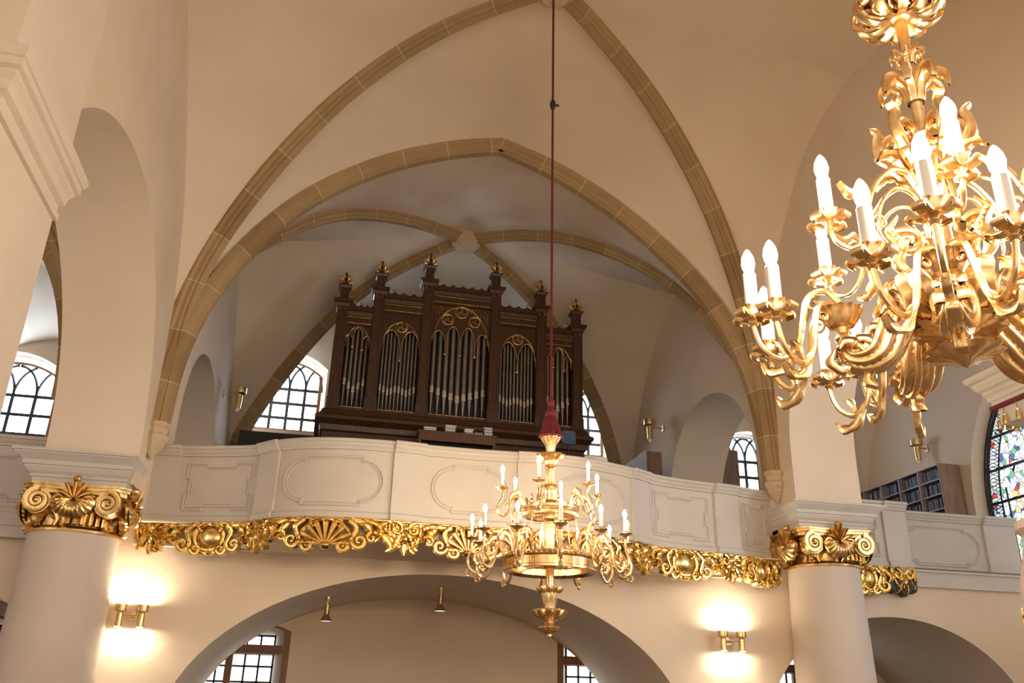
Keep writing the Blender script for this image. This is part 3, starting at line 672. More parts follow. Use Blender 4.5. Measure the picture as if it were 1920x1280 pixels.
# gilded carved fringe: one carved piece per parapet bay
def cscroll(cx, cz, r, a0, turns): return spiral(cx, cz, r, r*.16, a0, turns, 30)
def fringe(label, at, s0, s1, style, H=.46, dep=.06):
    w_ = s1-s0; cs = (s0+s1)/2; p, nn = at(cs)
    t = thing('gilded_fringe', label, 'carved ornament', (p.x, p.y, ZB-H), 'gilded carved pieces along the gallery edge')
    zt = ZB+.01
    def fn(u, v, d):
        p, nn = at(cs+u); return p+nn*(.02+d)+V(0, 0, zt+v)
    b = MB(); b.ribbon([(-w_/2+w_*i/30, -.025) for i in range(31)], .028, .055, fn, groove=.7); b.build('top_rail', GOLD, t)
    def part(nm, strokes):
        for pts, wd, dp, gr in strokes:
            b = MB(); b.ribbon(pts, wd, dp, fn, groove=gr); b.build(nm, GOLD, t)
    def boss(u, v, ru, rv, h, lob=0):
        b = MB(); b.dome(u, v, ru, rv, h, fn, 16, 4, lob, .12 if lob else 0); b.build('boss', GOLD, t)
    if style == 'pilaster':
        b = MB(); b.plate([(-w_*.40, -.03), (w_*.40, -.03), (w_*.34, -.2), (w_*.22, -.36), (0, -.43), (-w_*.22, -.36), (-w_*.34, -.2)], [], lambda u, v, w: fn(u, v, w), -.01, .03); b.build('ground', GOLD, t)
        for s_ in (-1, 1):
            part('scroll', [([(s_*x, z) for x, z in cscroll(w_*.27, -.14, w_*.21, pi*.5, 1.3)], taper(.045, .4), .11, .6),
                            ([(s_*x, z) for x, z in c2([(w_*.48, -.04), (w_*.47, -.2), (w_*.36, -.34), (w_*.16, -.41), (w_*.07, -.33)])], taper(.055, .4), .10, .5)])
            part('leaf', [([(s_*x, z) for x, z in c2([(0, -.2), (w_*.16, -.25), (w_*.32, -.42), (w_*.42, -.44)])], leafw(.065), .11, .5)])
        boss(0, -.13, w_*.13, .09, .14, 5); boss(0, -.29, w_*.10, .09, .12)
        part('leaf', [([(0, -.30), (0, -.36), (0, -.45), (0, -.54)], leafw(.065, 3), .10, .5)])
        return t
    # wide pieces: central motif, then mirrored scrolls and leaves to both ends
    m_ = min(w_*.20, .36)
    if style == 'shell':
        for k in range(9):
            a = radians(90+(k-4)*22); pts = [(.04*cos(a)+m_*1.0*q*cos(a), -.41+.36*q*sin(a)) for q in [i/7 for i in range(8)]]
            b = MB(); b.ribbon(pts, lambda q: .014+.042*q, lambda q: .06+.08*q, fn, groove=.5); b.build('shell_flute', GOLD, t)
        boss(0, -.44, .09, .06, .13); boss(0, -.05, .13, .05, .11)
        part('shell_frame', [([(m_*1.12*cos(a), -.41+.37*sin(a)) for a in [pi*.02+pi*.96*i/30 for i in range(31)]], .032, .09, .5)])
    else:
        b = MB(); b.dome(0, -.25, m_*.70, .165, .10, fn, 28, 6); b.build('medallion', GOLD, t)
        part('medallion_frame', [([(m_*.86*cos(a), -.25+.205*sin(a)) for a in [2*pi*i/40 for i in range(41)]], .034, .09, .55),
                                 ([(m_*1.12*cos(a), -.25+.255*sin(a)) for a in [pi*.98+pi*1.04*i/30 for i in range(31)]], .038, .07, .5)])
        boss(0, -.50, .07, .05, .11, 5); boss(0, -.04, .09, .05, .12, 5)
    L_ = w_/2; x0 = m_*1.10
    for s_ in (-1, 1):
        X = lambda pts: [(s_*x, z) for x, z in pts]
        part('scroll', [(X(cscroll(m_*.72, -.44, .10, pi*.1, -1.3)), taper(.044, .4), .11, .55), (X(cscroll(m_*.5, -.085, .07, pi*1.5, 1.2)), taper(.034, .4), .10, .55)])
        part('scroll', [(X(c2([(x0*.85, -.05), (x0+.06, -.16), (x0+.01, -.31)])+cscroll(x0+.12, -.36, .13, pi*.95, 1.35)), taper(.056, .4), .11, .55)])
        part('leaf', [(X(c2([(x0+.0, -.06), (x0+.16, -.08), (x0+.28, -.2), (x0+.2, -.32)], 6)), leafw(.07, 4), .10, .5)])
        x = x0+.24; k = 0; per = .50
        while x+.16 < L_:
            e = min(per, L_-x)
            if k % 2 == 0:
                part('scroll', [(X(c2([(x-.12, -.06), (x+.06, -.07), (x+.2, -.16), (x+.17, -.30)])+cscroll(x+.06, -.30, .11, 0, 1.2)), taper(.055, .4), .11, .5), (X(cscroll(x+.3, -.13, .10, pi*.5, -1.3)), taper(.042, .4), .10, .55)])
                part('leaf', [(X(c2([(x+.12, -.22), (x+.25, -.28), (x+.36, -.42), (x+.28, -.50)])), leafw(.07), .10, .45), (X(c2([(x+.16, -.08), (x+.3, -.2), (x+.45, -.26), (x+.5, -.18)])), leafw(.06), .09, .5)])
            else:
                part('scroll', [(X(cscroll(x+.08, -.16, .12, pi*.5, 1.4)), taper(.045, .4), .10, .55), (X(cscroll(x+.2, -.35, .11, -pi*.5, 1.3)), taper(.045, .4), .10, .55)])
                part('leaf', [(X(c2([(x-.08, -.1), (x+.02, -.3), (x-.04, -.44), (x-.14, -.46)])), leafw(.06), .09, .5)])
            x += per*.8; k += 1
        part('leaf', [(X(c2([(L_-.02, -.05), (L_-.14, -.12), (L_-.12, -.26), (L_-.20, -.36)])), leafw(.06), .09, .5)])
    return t
F = [(-2.96, -2.46, 'pilaster', 'gilded carved drop next to the left column, at the left end of the gallery edge'), (-2.46, -1.14, 'medal', 'gilded fringe with a plain shining medallion, left straight bay of the gallery'),
     (-1.14, -.80, 'pilaster', 'narrow gilded drop under the angled pilaster left of the big shell'), (-.80, .99, 'shell', 'gilded fringe with a big fan shell, left of the hanging chandelier'),
     (.99, 1.47, 'pilaster', 'narrow gilded drop under the pilaster between the shell fringe and the hanging chandelier'), (1.47, 3.03, 'shell', 'gilded fringe partly behind the hanging chandelier, in the middle of the gallery'),
     (3.03, 3.52, 'pilaster', 'narrow gilded drop glimpsed through the right side of the hanging chandelier'), (3.52, 5.14, 'shell', 'gilded fringe under the right bowed bay, behind the right arms of the hanging chandelier'),
     (5.14, 5.54, 'pilaster', 'narrow gilded drop just right of the hanging chandelier arms'), (5.54, 6.98, 'medal', 'gilded fringe with a large round medallion between hanging chandelier and right column'),
     (6.98, 7.46, 'pilaster', 'narrow gilded drop between the two medallions left of the right column'), (7.46, 8.28, 'medal', 'gilded fringe with a round medallion touching the right column from the left')]
for xa, xb, st, lab in F: fringe(lab, at, sx(xa), sx(xb), st)
fringe('gilded fringe with a round medallion touching the right column from the right', at2, .02, sx2(10.62), 'medal')
endp = fringe('gilded carved drop with a dark bracket below, at the right end of the gallery edge', at2, sx2(10.66), sx2(11.16), 'pilaster')
b = MB(); fb = lambda u, v, w: V(u, w, v)
b.plate([(10.62, 4.06), (11.18, 4.06), (11.16, 3.88), (11.08, 3.82), (10.98, 3.86), (10.9, 3.76), (10.82, 3.86), (10.7, 3.82), (10.62, 3.9)], [], fb, 15.02, 15.2); tag(b.build('bracket', BLACK, endp), 'black scalloped bracket')

# ------------------------------------------------------------------ 4. organ
OY = 20.5
org = thing('pipe_organ', 'dark walnut pipe organ with grey pipes and gilded gothic tracery on the gallery', 'organ', (2.9, OY, 6.6))
fO = lambda u, v, w: V(u, OY+w, v)
b = MB(); b.bx(-.30, 6.16, OY+.12, 22.1, 6.6, 8.2); b.build('lower_case', WOOD, org)
b = MB(); b.bx(-.30, 6.16, OY+1.2, 22.1, 8.2, 10.6); b.bx(.8, 5.06, OY+1.2, 22.0, 10.6, 11.2); b.build('back_case', BLACK, org)
square_moulding('', -.32, 6.2, OY-.12, 22.0, [(.0, 7.45), (.0, 7.62), (.05, 7.66), (.08, 7.78), (.16, 7.86), (.2, 7.9), (.2, 7.98), (.12, 8.03), (.08, 8.08), (.05, 8.16), (0, 8.2)], WOOD).build('plinth_cornice', WOOD, org, ang=.25)
b = MB()
for k in range(6): b.plate([(-.2+1.07*k, 6.8), (.72+1.07*k, 6.8), (.72+1.07*k, 7.4), (-.2+1.07*k, 7.4)], [], fO, .08, .13)
b.build('lower_panel', WOOD, org)
PX = [-.14, .76, 2.02, 3.82, 5.07, 6.06]; PT = [11.05, 11.5, 11.9, 11.9, 11.5, 11.05]; PB = 8.18
for i, (x, zt) in enumerate(zip(PX, PT)):
    b = MB(); hw = .135
    b.bx(x-hw, x+hw, OY-.05, OY+.3, PB, zt); b.bx(x-hw-.02, x+hw+.02, OY-.07, OY+.3, PB, PB+.35)
    for s_ in (-1, 1): b.bx(x+s_*hw*.75-.018, x+s_*hw*.75+.018, OY-.075, OY-.04, PB+.5, zt-.15)
    pil = b.build('pilaster', WOOD, org, ang=.3)
    square_moulding('', x-hw, x+hw, OY-.05, OY+.3, [(0, zt-.12), (.03, zt-.1), (.05, zt-.02), (.1, zt+.03), (.1, zt+.09), (.02, zt+.12), (.0, zt+.14)], WOOD).build('pilaster_cap', WOOD, pil, ang=.25)
    b = MB(); yc = OY+.1
    square_moulding('', x-.11, x+.11, yc-.11, yc+.11, [(0, zt+.1), (0, zt+.42), (.03, zt+.44), (.06, zt+.5), (.06, zt+.53), (0, zt+.55)], WOOD).build('pinnacle', WOOD, org, ang=.25)
    b = MB(); b.lathe([(.09, zt+.5), (.05, zt+.56), (.09, zt+.6), (.07, zt+.64), (.04, zt+.68), (.10, zt+.74)], (x, yc, 0), 12); b.tube([(x, yc, zt+.6), (x, yc, zt+.88)], [.03, .022], 8); b.dome(x, zt+.9, .035, .05, .035, lambda u, v, d: V(u, yc-d, v), 10, 4)
    fin = b.build('finial', WOOD, org)
    b = MB()
    for q in range(6):
        a = 2*pi*q/6; fn = lambda u, v, d, a=a: V(x+u*cos(a)-d*sin(a), yc+u*sin(a)+d*cos(a), v)
        b.ribbon(c2([(.03, zt+.6), (.10, zt+.63), (.155, zt+.71), (.12, zt+.77), (.09, zt+.73)], 5), leafw(.03, 2), .03, fn, groove=1, both=True)
        b.ribbon(c2([(.03, zt+.72), (.08, zt+.76), (.11, zt+.82), (.08, zt+.85)], 4), leafw(.022, 2), .022, fn, groove=1, both=True)
    b.build('gilded_leaves', OLDGOLD, fin)
    b = MB(); b.ribbon([(x-.07, zt-.2), (x-.07, zt-.12)]+[(x-.07*cos(a), zt-.12+.10*sin(a)) for a in [pi*j/8 for j in range(9)]]+[(x+.07, zt-.12), (x+.07, zt-.2)], .010, .012, lambda u, v, d: V(u, OY-.06-d, v), groove=1); b.build('gilded_edge', OLDGOLD, pil)
def lancet(x0, x1, zs, za, n=9):
    xm = (x0+x1)/2; h = za-zs
    L_ = [(xm-(xm-x0)*cos(t*pi/2), zs+h*sin(t*pi/2)) for t in [i/n for i in range(n+1)]]
    return L_+[(2*xm-x, z) for x, z in L_[-2::-1]]
secs = [(0, 10.86, 5, 10.45, .02), (1, 11.32, 10, 10.6, .0), (2, 11.72, 9, 11.3, 0), (3, 11.32, 10, 10.6, 0), (4, 10.86, 5, 10.45, 0)]
for i, zc, npipe, zarch, _ in secs:
    x0, x1 = PX[i]+.13, PX[i+1]-.13; W = x1-x0; xm = (x0+x1)/2
    b = MB()
    prof = [(OY-.02, zc-.38), (OY-.02, zc-.15), (OY-.05, zc-.13), (OY-.07, zc-.03), (OY-.11, zc+.0), (OY-.11, zc+.06), (OY-.03, zc+.09), (OY+.3, zc+.12), (OY+.3, zc-.38)]
    vs = [V(x, y, z) for x in (x0, x1) for y, z in prof]; k = len(prof)
    b.add(vs, [(j, (j+1) % k, k+(j+1) % k, k+j) for j in range(k)]+[tuple(range(k)), tuple(range(k, 2*k))]); cor = b.build('cornice', WOOD, org, ang=.25)
    b = MB()
    for zz in (zc-.16, zc-.33): b.bx(x0+.02, x1-.02, OY-.035, OY-.015, zz-.008, zz+.008)
    b.build('gilded_edge', OLDGOLD, cor)
    # cresting with little gilded knobs
    nk = 6 if W > 1.3 else (5 if W > 1 else 4)
    b = MB(); b.bx(x0, x1, OY+.02, OY+.08, zc+.1, zc+.17)
    for q in range(nk):
        xa = x0+W*q/nk; xb = xa+W/nk; cr_ = [(xa, zc+.16)]+[(xa+(xb-xa)*t, zc+.16+.08*abs(2*t-1)**1.5) for t in [j/8 for j in range(9)]]+[(xb, zc+.16)]
        b.plate(cr_, [], lambda u, v, w_: V(u, OY+.05+w_, v), -.02, .02)
    cre = b.build('cresting', WOOD, org)
    b = MB()
    for q in range(1, nk): b.dome(x0+W*q/nk, zc+.28, .035, .035, .035, lambda u, v, d: V(u, OY+.05-d, v), 10, 3); b.tube([(x0+W*q/nk, OY+.05, zc+.2), (x0+W*q/nk, OY+.05, zc+.29)], .014, 6)
    b.build('gilded_knobs', OLDGOLD, cre)
    # tracery plate
    ztop = zc-.36
    if W < .75: heads = [(x0, x0+W*.3, zarch-.42, zarch-.22), (x0+W*.3, x0+W*.7, zarch-.36, zarch), (x0+W*.7, x1, zarch-.42, zarch-.22)]
    elif i == 2: heads = [(x0+W*q/4, x0+W*(q+1)/4, zarch-1.15, zarch-.55-(.15 if q in (0, 3) else 0)) for q in range(4)]
    else: heads = [(x0+W*q/2, x0+W*(q+1)/2, zarch-.75, zarch-.12) for q in range(2)]
    low = []
    for h_ in heads: low += lancet(*h_)
    out = [(x0, ztop)]+low+[(x1, ztop)]
    circ = []
    if W >= .75:
        circ = [(xm, zarch-.02, .14)] if i != 2 else [(x0+W*.27, zarch-.36, .145), (xm, zarch-.12, .16), (x1-W*.27, zarch-.36, .145)]
    b = MB(); b.plate(out, [], fO, .05, .09); tr = b.build('tracery_panel', WOOD, org, ang=.3)
    b = MB(); fn = lambda u, v, d: V(u, OY+.05-d, v)
    for h_ in heads: b.ribbon(lancet(*h_, n=12), .016, .03, fn, groove=1)
    for h_ in heads[1:]:
        b.ribbon([(h_[0], h_[2]-.16), (h_[0], h_[2]+.05)], .02, .035, fn, groove=1); b.dome(h_[0], h_[2]-.19, .045, .05, .05, fn, 10, 3)
    if i == 2:
        b.ribbon(lancet(x0+.05, x1-.05, zarch-1.0, zarch+.02, 16), .018, .035, fn, groove=1)
        for q in range(7):
            for s_ in (-1, 1): 
                xx = xm+s_*(W*.5-.05-.085*q); b.ribbon(lancet(xx-.035, xx+.035, zarch-.12-.26*max(0, 1.2-q*.4), zarch+.0, 5), .009, .02, fn, groove=1)
    else: b.ribbon(lancet(x0+.03, x1-.03, zarch-.55, zarch+.1 if W >= .75 else zarch+.03, 14), .016, .035, fn, groove=1)
    for cx_, cz_, cr_ in circ:
        b.ribbon([(cx_+cr_*cos(a), cz_+cr_*sin(a)) for a in [2*pi*j/28 for j in range(29)]], .018, .03, fn, groove=1)
        for q in range(3):
            a0 = 2*pi*q/3+.5; b.ribbon([(cx_+cr_*.95*r_*cos(a0+1.6*r_), cz_+cr_*.95*r_*sin(a0+1.6*r_)) for r_ in [j/8 for j in range(9)]], .013, .03, fn, groove=1)
    b.build('gilded_tracery', OLDGOLD, tr)
    # sill
    b = MB(); b.bx(x0, x1, OY-.02, OY+.3, PB, PB+.14); b.bx(x0+.05, x1-.05, OY-.03, OY, PB+.02, PB+.11); sl = b.build('sill_panel', WOOD, org)
    b = MB(); b.bx(x0+.06, x1-.06, OY-.04, OY-.028, PB+.112, PB+.122); b.build('gilded_edge', OLDGOLD, sl)
    # pipes
    pitch = (W-.06)/npipe
    for q in range(npipe):
        x = x0+.03+pitch*(q+.5); c = abs(q-(npipe-1)/2)/((npipe-1)/2) if npipe != 10 else abs(abs(q-4.5)-2.3)/2.4
        rr = pitch*(.36 if npipe == 10 else .40-.06*c)
        zm = PB+.14+.42+.22*c if npipe != 10 else PB+.14+.45+.13*c
        if npipe == 5: zm = PB+.14+.44+.20*c
        zt = zarch+.05 if True else 0
        yp = OY+.17
        b = MB(); b.lathe([(rr, zm), (rr, zt)], (x, yp, 0), 14); pp = b.build('pipe', PIPE, org)
        b = MB(); b.lathe([(.012, PB+.12), (rr*.98, zm-.04), (rr, zm)], (x, yp, 0), 14); b.build('pipe_foot', PIPE, pp)
        b = MB(); hm = .10+.5*rr; n_ = 6; fnm = lambda u, v, d: V(x+(rr+d)*sin(u), yp-(rr+d)*cos(u), v)
        b.grid(lambda u, v: fnm((u-.5)*1.7, zm+.02+hm*v, .006), 6, 2); b.bx(x-rr*.8, x+rr*.8, yp-rr-.012, yp-rr*.6, zm-.03, zm+.012); b.build('pipe_mouth', TIN, pp)
    b = MB(); b.bx(x0-.12, x1+.12, OY+.34, OY+.38, PB, zarch+.3); b.build('shadow_board', BLACK, org)  # added black board: shade behind the pipes, put into its colour
org.location = (2.73, 19.30, 6.31); org.scale = (.9415, .9415, .9415)  # organ pulled nearer and shrunk by scaling about the camera position
# ------------------------------------------------------------------ 5. furniture on the gallery
t = thing('cabinet', 'low brown open cabinet carrying book stacks in front of the organ', 'cabinet', (2.75, 19.2, 6.6))
b = MB(); b.bx(1.86, 1.92, 19, 19.45, 6.6, 7.41); b.build('side_panel', CABW, t); b = MB(); b.bx(3.58, 3.64, 19, 19.45, 6.6, 7.41); b.build('side_panel', CABW, t)
b = MB(); b.bx(1.84, 3.66, 18.98, 19.47, 7.38, 7.43); b.build('top', CABW, t); b = MB(); b.bx(1.9, 3.6, 18.985, 19.02, 7.2, 7.39); b.build('apron', CABW, t)
b = MB(); b.bx(1.9, 3.6, 19.4, 19.43, 6.6, 7.38); b.build('back_panel', BLACK, t); b = MB(); b.bx(1.9, 3.6, 19.03, 19.42, 6.9, 6.94); b.build('shelf', CABW, t)
t.location = (2.59, 18.08, 6.31); t.scale = (.9415, .9415, .9415)  # cabinet scaled about the camera by the same factor as the organ
bookmats = {}
def bookmat(c):
    if c not in bookmats: bookmats[c] = surf('book_cover_%d' % len(bookmats), c, tuple(min(1, v*1.2) for v in c), .55, bump=0)
    return bookmats[c]
def flat_book(x, y, z, w_, d, h, c, label, group):
    t = thing('book', label, 'book', (x, y, z), group)
    b = MB(); b.bx(x-w_/2, x+w_/2, y-d/2, y+d/2, z, z+.006); b.bx(x-w_/2, x+w_/2, y-d/2, y+d/2, z+h-.006, z+h); b.bx(x-w_/2, x-w_/2+.008, y-d/2, y+d/2, z, z+h); b.build('cover', bookmat(c), t)
    b = MB(); b.bx(x-w_/2+.01, x+w_/2-.01, y-d/2+.006, y+d/2-.006, z+.007, z+h-.007); b.build('pages', PAPER, t)
LB, NV, WHT, DK, TAN_ = (.62, .60, .62), (.05, .06, .16), (.72, .70, .68), (.06, .04, .05), (.5, .4, .3)
stacks = [(1.996, .30, 'leftmost stack on the brown cabinet', [(NV, .03), (DK, .035), (TAN_, .05)], 0), (2.448, .245, 'second stack on the brown cabinet', [(NV, .035), (NV, .03), (WHT, .035), (DK, .02), (LB, .045), (LB, .03)], 1),  # stack positions and widths scaled about the camera along with the organ
          (2.617, .28, 'flat pile right of the second stack', [(NV, .03)], 2), (2.853, .207, 'middle-right stack on the brown cabinet', [(WHT, .035), (DK, .02), (WHT, .05), (LB, .04)], 3), (3.06, .207, 'low pile left of the tall rightmost stack', [(LB, .035), (NV, .025), (DK, .02)], 4), (3.277, .198, 'tall rightmost stack on the brown cabinet', [(WHT, .04), (WHT, .035), (NV, .025), (LB, .04), (DK, .03), (LB, .04)], 5)]
ordn = ['bottom', 'second from the bottom', 'third from the bottom', 'fourth from the bottom', 'fifth from the bottom', 'top']
cname = {LB: 'grey', NV: 'navy', WHT: 'white', DK: 'black', TAN_: 'tan'}
for x, w_, nm, bks, q in stacks:
    z = 7.094
    for j, (c, h) in enumerate(bks):
        pos = 'only one' if len(bks) == 1 else ('topmost' if j == len(bks)-1 else ordn[j])
        flat_book(x+random.uniform(-.012, .012), 18.05, z, w_*random.uniform(.9, 1), .16, h*.94, c, '%s book, %s of the %s' % (cname[c], pos, nm), 'books stacked on the organ cabinet'); z += h*.94+.001
# blue chair back
t = thing('chair', 'blue padded chair back standing right of the red tassel by the organ', 'chair', (5.46, 19.35, 6.6))
b = MB(); P = [(-.17+.04, -.17), (.13, -.17), (.17, -.13), (.17, .13), (.13, .17), (-.13, .17), (-.17, .13), (-.17, -.13)]
b.plate(P, [], lambda u, v, w_: V(5.46+u, 19.24+w_+v*.1, 7.62+v), -.03, .03); b.build('backrest', BLUE, t)
b = MB(); b.bx(5.24, 5.68, 19.26, 19.66, 7.05, 7.12); b.build('seat', BLUE, t)
b = MB(); b.tube([(5.46, 19.25, 7.5), (5.46, 19.24, 7.3), (5.46, 19.3, 7.1)], .018, 6); b.build('back_support', BLACK, t)
for sx_ in (5.27, 5.65):
    for sy_ in (19.29, 19.63): MB().tube([(sx_, sy_, 6.6), (sx_, sy_, 7.06)], .014, 6).build('leg', BLACK, t)
t.location = (5.14, 18.22, 6.31); t.scale = (.9415, .9415, .9415)  # chair moved along the line of sight, scaled about the camera
# tall board cabinet with white side, right of the organ
t = thing('cabinet', 'tall grey-brown cabinet with pale white side, below the right gallery lamp', 'cabinet', (7.58, 19.8, 6.31))
b = MB(); b.bx(7.385, 7.79, 19.2, 20.6, 6.315, 7.44); b.build('carcass', BOARD, t)
b = MB(); b.bx(7.365, 7.39, 19.19, 20.61, 6.315, 7.45); tag(b.build('side_panel', WHITE, t), 'white side panel')
t = thing('cabinet', 'narrow grey-brown cabinet end seen beside the small right gallery window', 'cabinet', (10.0, 20.25, 4.36))
b = MB(); b.bx(9.80, 10.24, 20.05, 20.5, 4.37, 7.92); b.build('carcass', BOARD, t); b = MB(); b.bx(9.775, 9.80, 20.04, 20.5, 4.37, 7.93); b.build('side_panel', BOARD, t)
t = thing('bench', 'dark low bench under the left gallery window, behind the parapet', 'bench', (-1.4, 21.7, 6.31))
b = MB(); b.bx(-2.3, -.52, 21.5, 21.95, 7.2, 7.26); b.build('seat', BLACK, t); b = MB(); b.bx(-2.3, -.52, 21.45, 21.5, 6.315, 7.78); b.build('front_panel', BLACK, t)
for x in (-2.25, -.57): MB().bx(x-.03, x+.03, 21.5, 21.95, 6.315, 7.2).build('side_panel', BLACK, t)
# bookcase in the right aisle gallery
bx0, bx1 = 13.62, 14.16; by0 = 16.95; cw = .74; nc = 5; rows = 8; rh = .335; zt = 7.04; zb = 4.37
case = thing('bookcase', 'tall wooden bookcase full of dark books on the right aisle gallery', 'bookcase', (13.9, 18.7, 4.36))
MB().bx(bx0-.01, bx1, by0-.03, by0, zb, zt+.02).build('end_panel', surf('oak_end_panel', (.20, .115, .07), (.30, .185, .12), .5, scale=4, bump=.03, stretch=(8, 8, .6)), case)
MB().bx(bx0-.01, bx1, by0+nc*cw, by0+nc*cw+.03, zb, zt+.02).build('end_panel', BOARD, case)
MB().bx(bx1, bx1+.03, by0, by0+nc*cw, zb, zt).build('back_panel', BLACK, case)
PALEB = surf('pale_shelf_edge', (.34, .27, .30), (.42, .34, .36), .5, bump=0)
for k in range(nc+1): MB().bx(bx0, bx1, by0+k*cw-.012, by0+k*cw+.012, zb, zt).build('divider', PALEB, case)
for k in range(rows): MB().bx(bx0, bx1, by0, by0+nc*cw, zt-k*rh-.012, zt-k*rh+.012).build('shelf', PALEB, case)
BC = [(.02, .02, .03), (.03, .025, .03), (.05, .03, .03), (.02, .03, .05), (.12, .11, .12), (.10, .035, .025), (.35, .33, .34)]
proto = {}
for c in BC:
    b = MB(); b.bx(0, .27, -.02, .02, 0, .26); proto[c] = b.mesh('book', smooth=False); proto[c].materials.append(bookmat(c))
blabel = {c: s_ for c, s_ in zip(BC, ['black', 'soft black', 'brown-black', 'dark blue', 'dull grey', 'dark red-brown', 'pale grey'])}
for r_ in range(4):
    for k in range(nc):
        y = by0+k*cw+.03; end = by0+(k+1)*cw-.02-random.uniform(0, .16)
        while y < end-.05:
            th = random.uniform(.032, .058); c = random.choice(BC[:5] if k < 3 else BC)
            if k >= 3 and random.random() < .4: c = BC[6]
            o = bpy.data.objects.new('book', proto[c]); COL.objects.link(o); o.scale = (1, th/.0405, random.uniform(.86, 1.0)*1.02); o.location = (bx0+.05+random.uniform(0, .04), y+th/2, zt-(r_+1)*rh+.013)
            tag(o, '%s book in the tall bookcase, %s row, %s compartment from near end' % (blabel[c].replace('soft black', 'sooty'), ['top', 'second', 'third', 'fourth'][r_], ['first', 'second', 'third', 'fourth', 'fifth'][k]), 'book', '%s books in row %s compartment %s of the bookcase' % (blabel[c], 'ABCD'[r_], 'ABCDE'[k]))
            y += th+.001
# ------------------------------------------------------------------ 6. wall lamps and spot lamps
def lampcup(t, x, y, z, on):
    b = MB(); b.lathe([(.0, -.03), (.045, -.03), (.05, .0), (.088, .005), (.09, .02), (.09, .105), (.082, .105), (.08, .05), (.0, .05)], (x, y, z), 24); b.build('upper_cup', BRASS, t)
    b = MB(); b.lathe([(.045, -.23), (.052, -.23), (.05, -.03), (.044, -.03)], (x, y, z), 20); b.build('lower_tube', BRASS, t)
    if on:
        b = MB(); b.lathe([(.0, .098), (.08, .098)], (x, y, z), 20); b.build('lamp', LAMPM, t)
        b = MB(); b.lathe([(.0, -.231), (.045, -.231)], (x, y, z), 20); b.build('lamp', LAMPLOW, t)
    else:
        b = MB(); b.lathe([(.0, -.31), (.02, -.30), (.034, -.27), (.03, -.22)], (x, y, z), 14); b.build('bulb', CANDLE, t)
for x0, x1, lab in ((-3.00+.02, -2.66, 'lit double brass wall lamp beside the left column'), (7.12, 7.47, 'lit double brass wall lamp beside the right column')):
    t = thing('wall_lamp', lab, 'wall lamp', ((x0+x1)/2, WY, 2.86), 'lit double wall lamps under the gallery'); z = 2.89
    for x in (x0, x1): lampcup(t, x, 15.06, z, True)
    b = MB(); b.tube([(x0+.05, 15.06, z-.06), (x1-.05, 15.06, z-.06)], .012, 8); xm = (x0+x1)/2; b.tube([(xm, 15.06, z-.06), (xm, 15.25, z-.06)], .02, 8); b.build('bracket', BRASS, t)
    b = MB(); b.bx(xm-.05, xm+.05, 15.215, 15.252, z-.12, z+.01); b.build('wall_plate', BRASS, t)
for (x, y, z), sg, lab in (((-2.70, 20.5, 8.36), 1, 'unlit brass wall lamp on the left gallery wall, left of the organ'), ((8.30, 20.25, 8.42), -1, 'unlit brass wall lamp on the right gallery wall above the grey-brown cabinet'), ((14.2, 17.93, 7.74), -1, 'unlit brass wall lamp above the tall bookcase')):
    t = thing('wall_lamp', lab, 'wall lamp', (x, y, z), 'unlit single wall lamps of the gallery')
    k = 1.25 if x < 14 else .95; xc = x+sg*.30*k
    b = MB(); b.lathe([(.0, -.07), (.075, -.07), (.08, -.02), (.15, .02), (.155, .05), (.155, .16), (.145, .16), (.13, .06), (.0, .05)], (xc, y, z+.02), 24); b.build('upper_cup', BRASS, t)
    b = MB(); b.lathe([(.06, -.36), (.068, -.36), (.08, -.06), (.07, -.06)], (xc, y, z+.02), 20); b.build('lower_tube', BRASS, t)
    b = MB(); b.lathe([(.0, -.45), (.03, -.44), (.045, -.40), (.04, -.34)], (xc, y, z+.02), 14); b.build('bulb', CANDLE, t)
    b = MB(); b.tube([(x, y, z-.02), (xc, y, z-.02)], .018, 8); b.build('arm', BRASS, t)
    b = MB(); b.bx(x-.02 if sg > 0 else x-.03, x+.03 if sg > 0 else x+.02, y-.06, y+.06, z-.1, z+.07); b.build('wall_plate', BRASS, t)
for x, lab in ((.19, 'small brass spot lamp hanging under the arch, left of two'), (2.29, 'small brass spot lamp hanging under the middle of the arch')):
    zt = 1.13+2.6*sqrt(1-((x-2.13)/4.35)**2)
    y = 17.0; t = thing('spot_lamp', lab, 'spot lamp', (x, y, zt), 'spot lamps under the gallery arch')
    b = MB(); b.lathe([(.05, -.07), (.06, -.03), (.06, .05)], (x, y, zt), 14); b.build('ceiling_rose', BRASS, t)
    b = MB(); b.tube([(x, y, zt-.05), (x, y, zt-.16)], .01, 6); b.build('rod', BRASS, t)
    b = MB(); b.lathe([(.0, -.14), (.045, -.15), (.05, -.3), (.055, -.33), (.10, -.40), (.115, -.43), (.105, -.43), (.05, -.34)], (x, y, zt), 20); b.build('shade', BRASS, t)
    b = MB(); b.lathe([(.0, -.422), (.104, -.426)], (x, y, zt), 18); b.build('lamp', SPOTM, t)

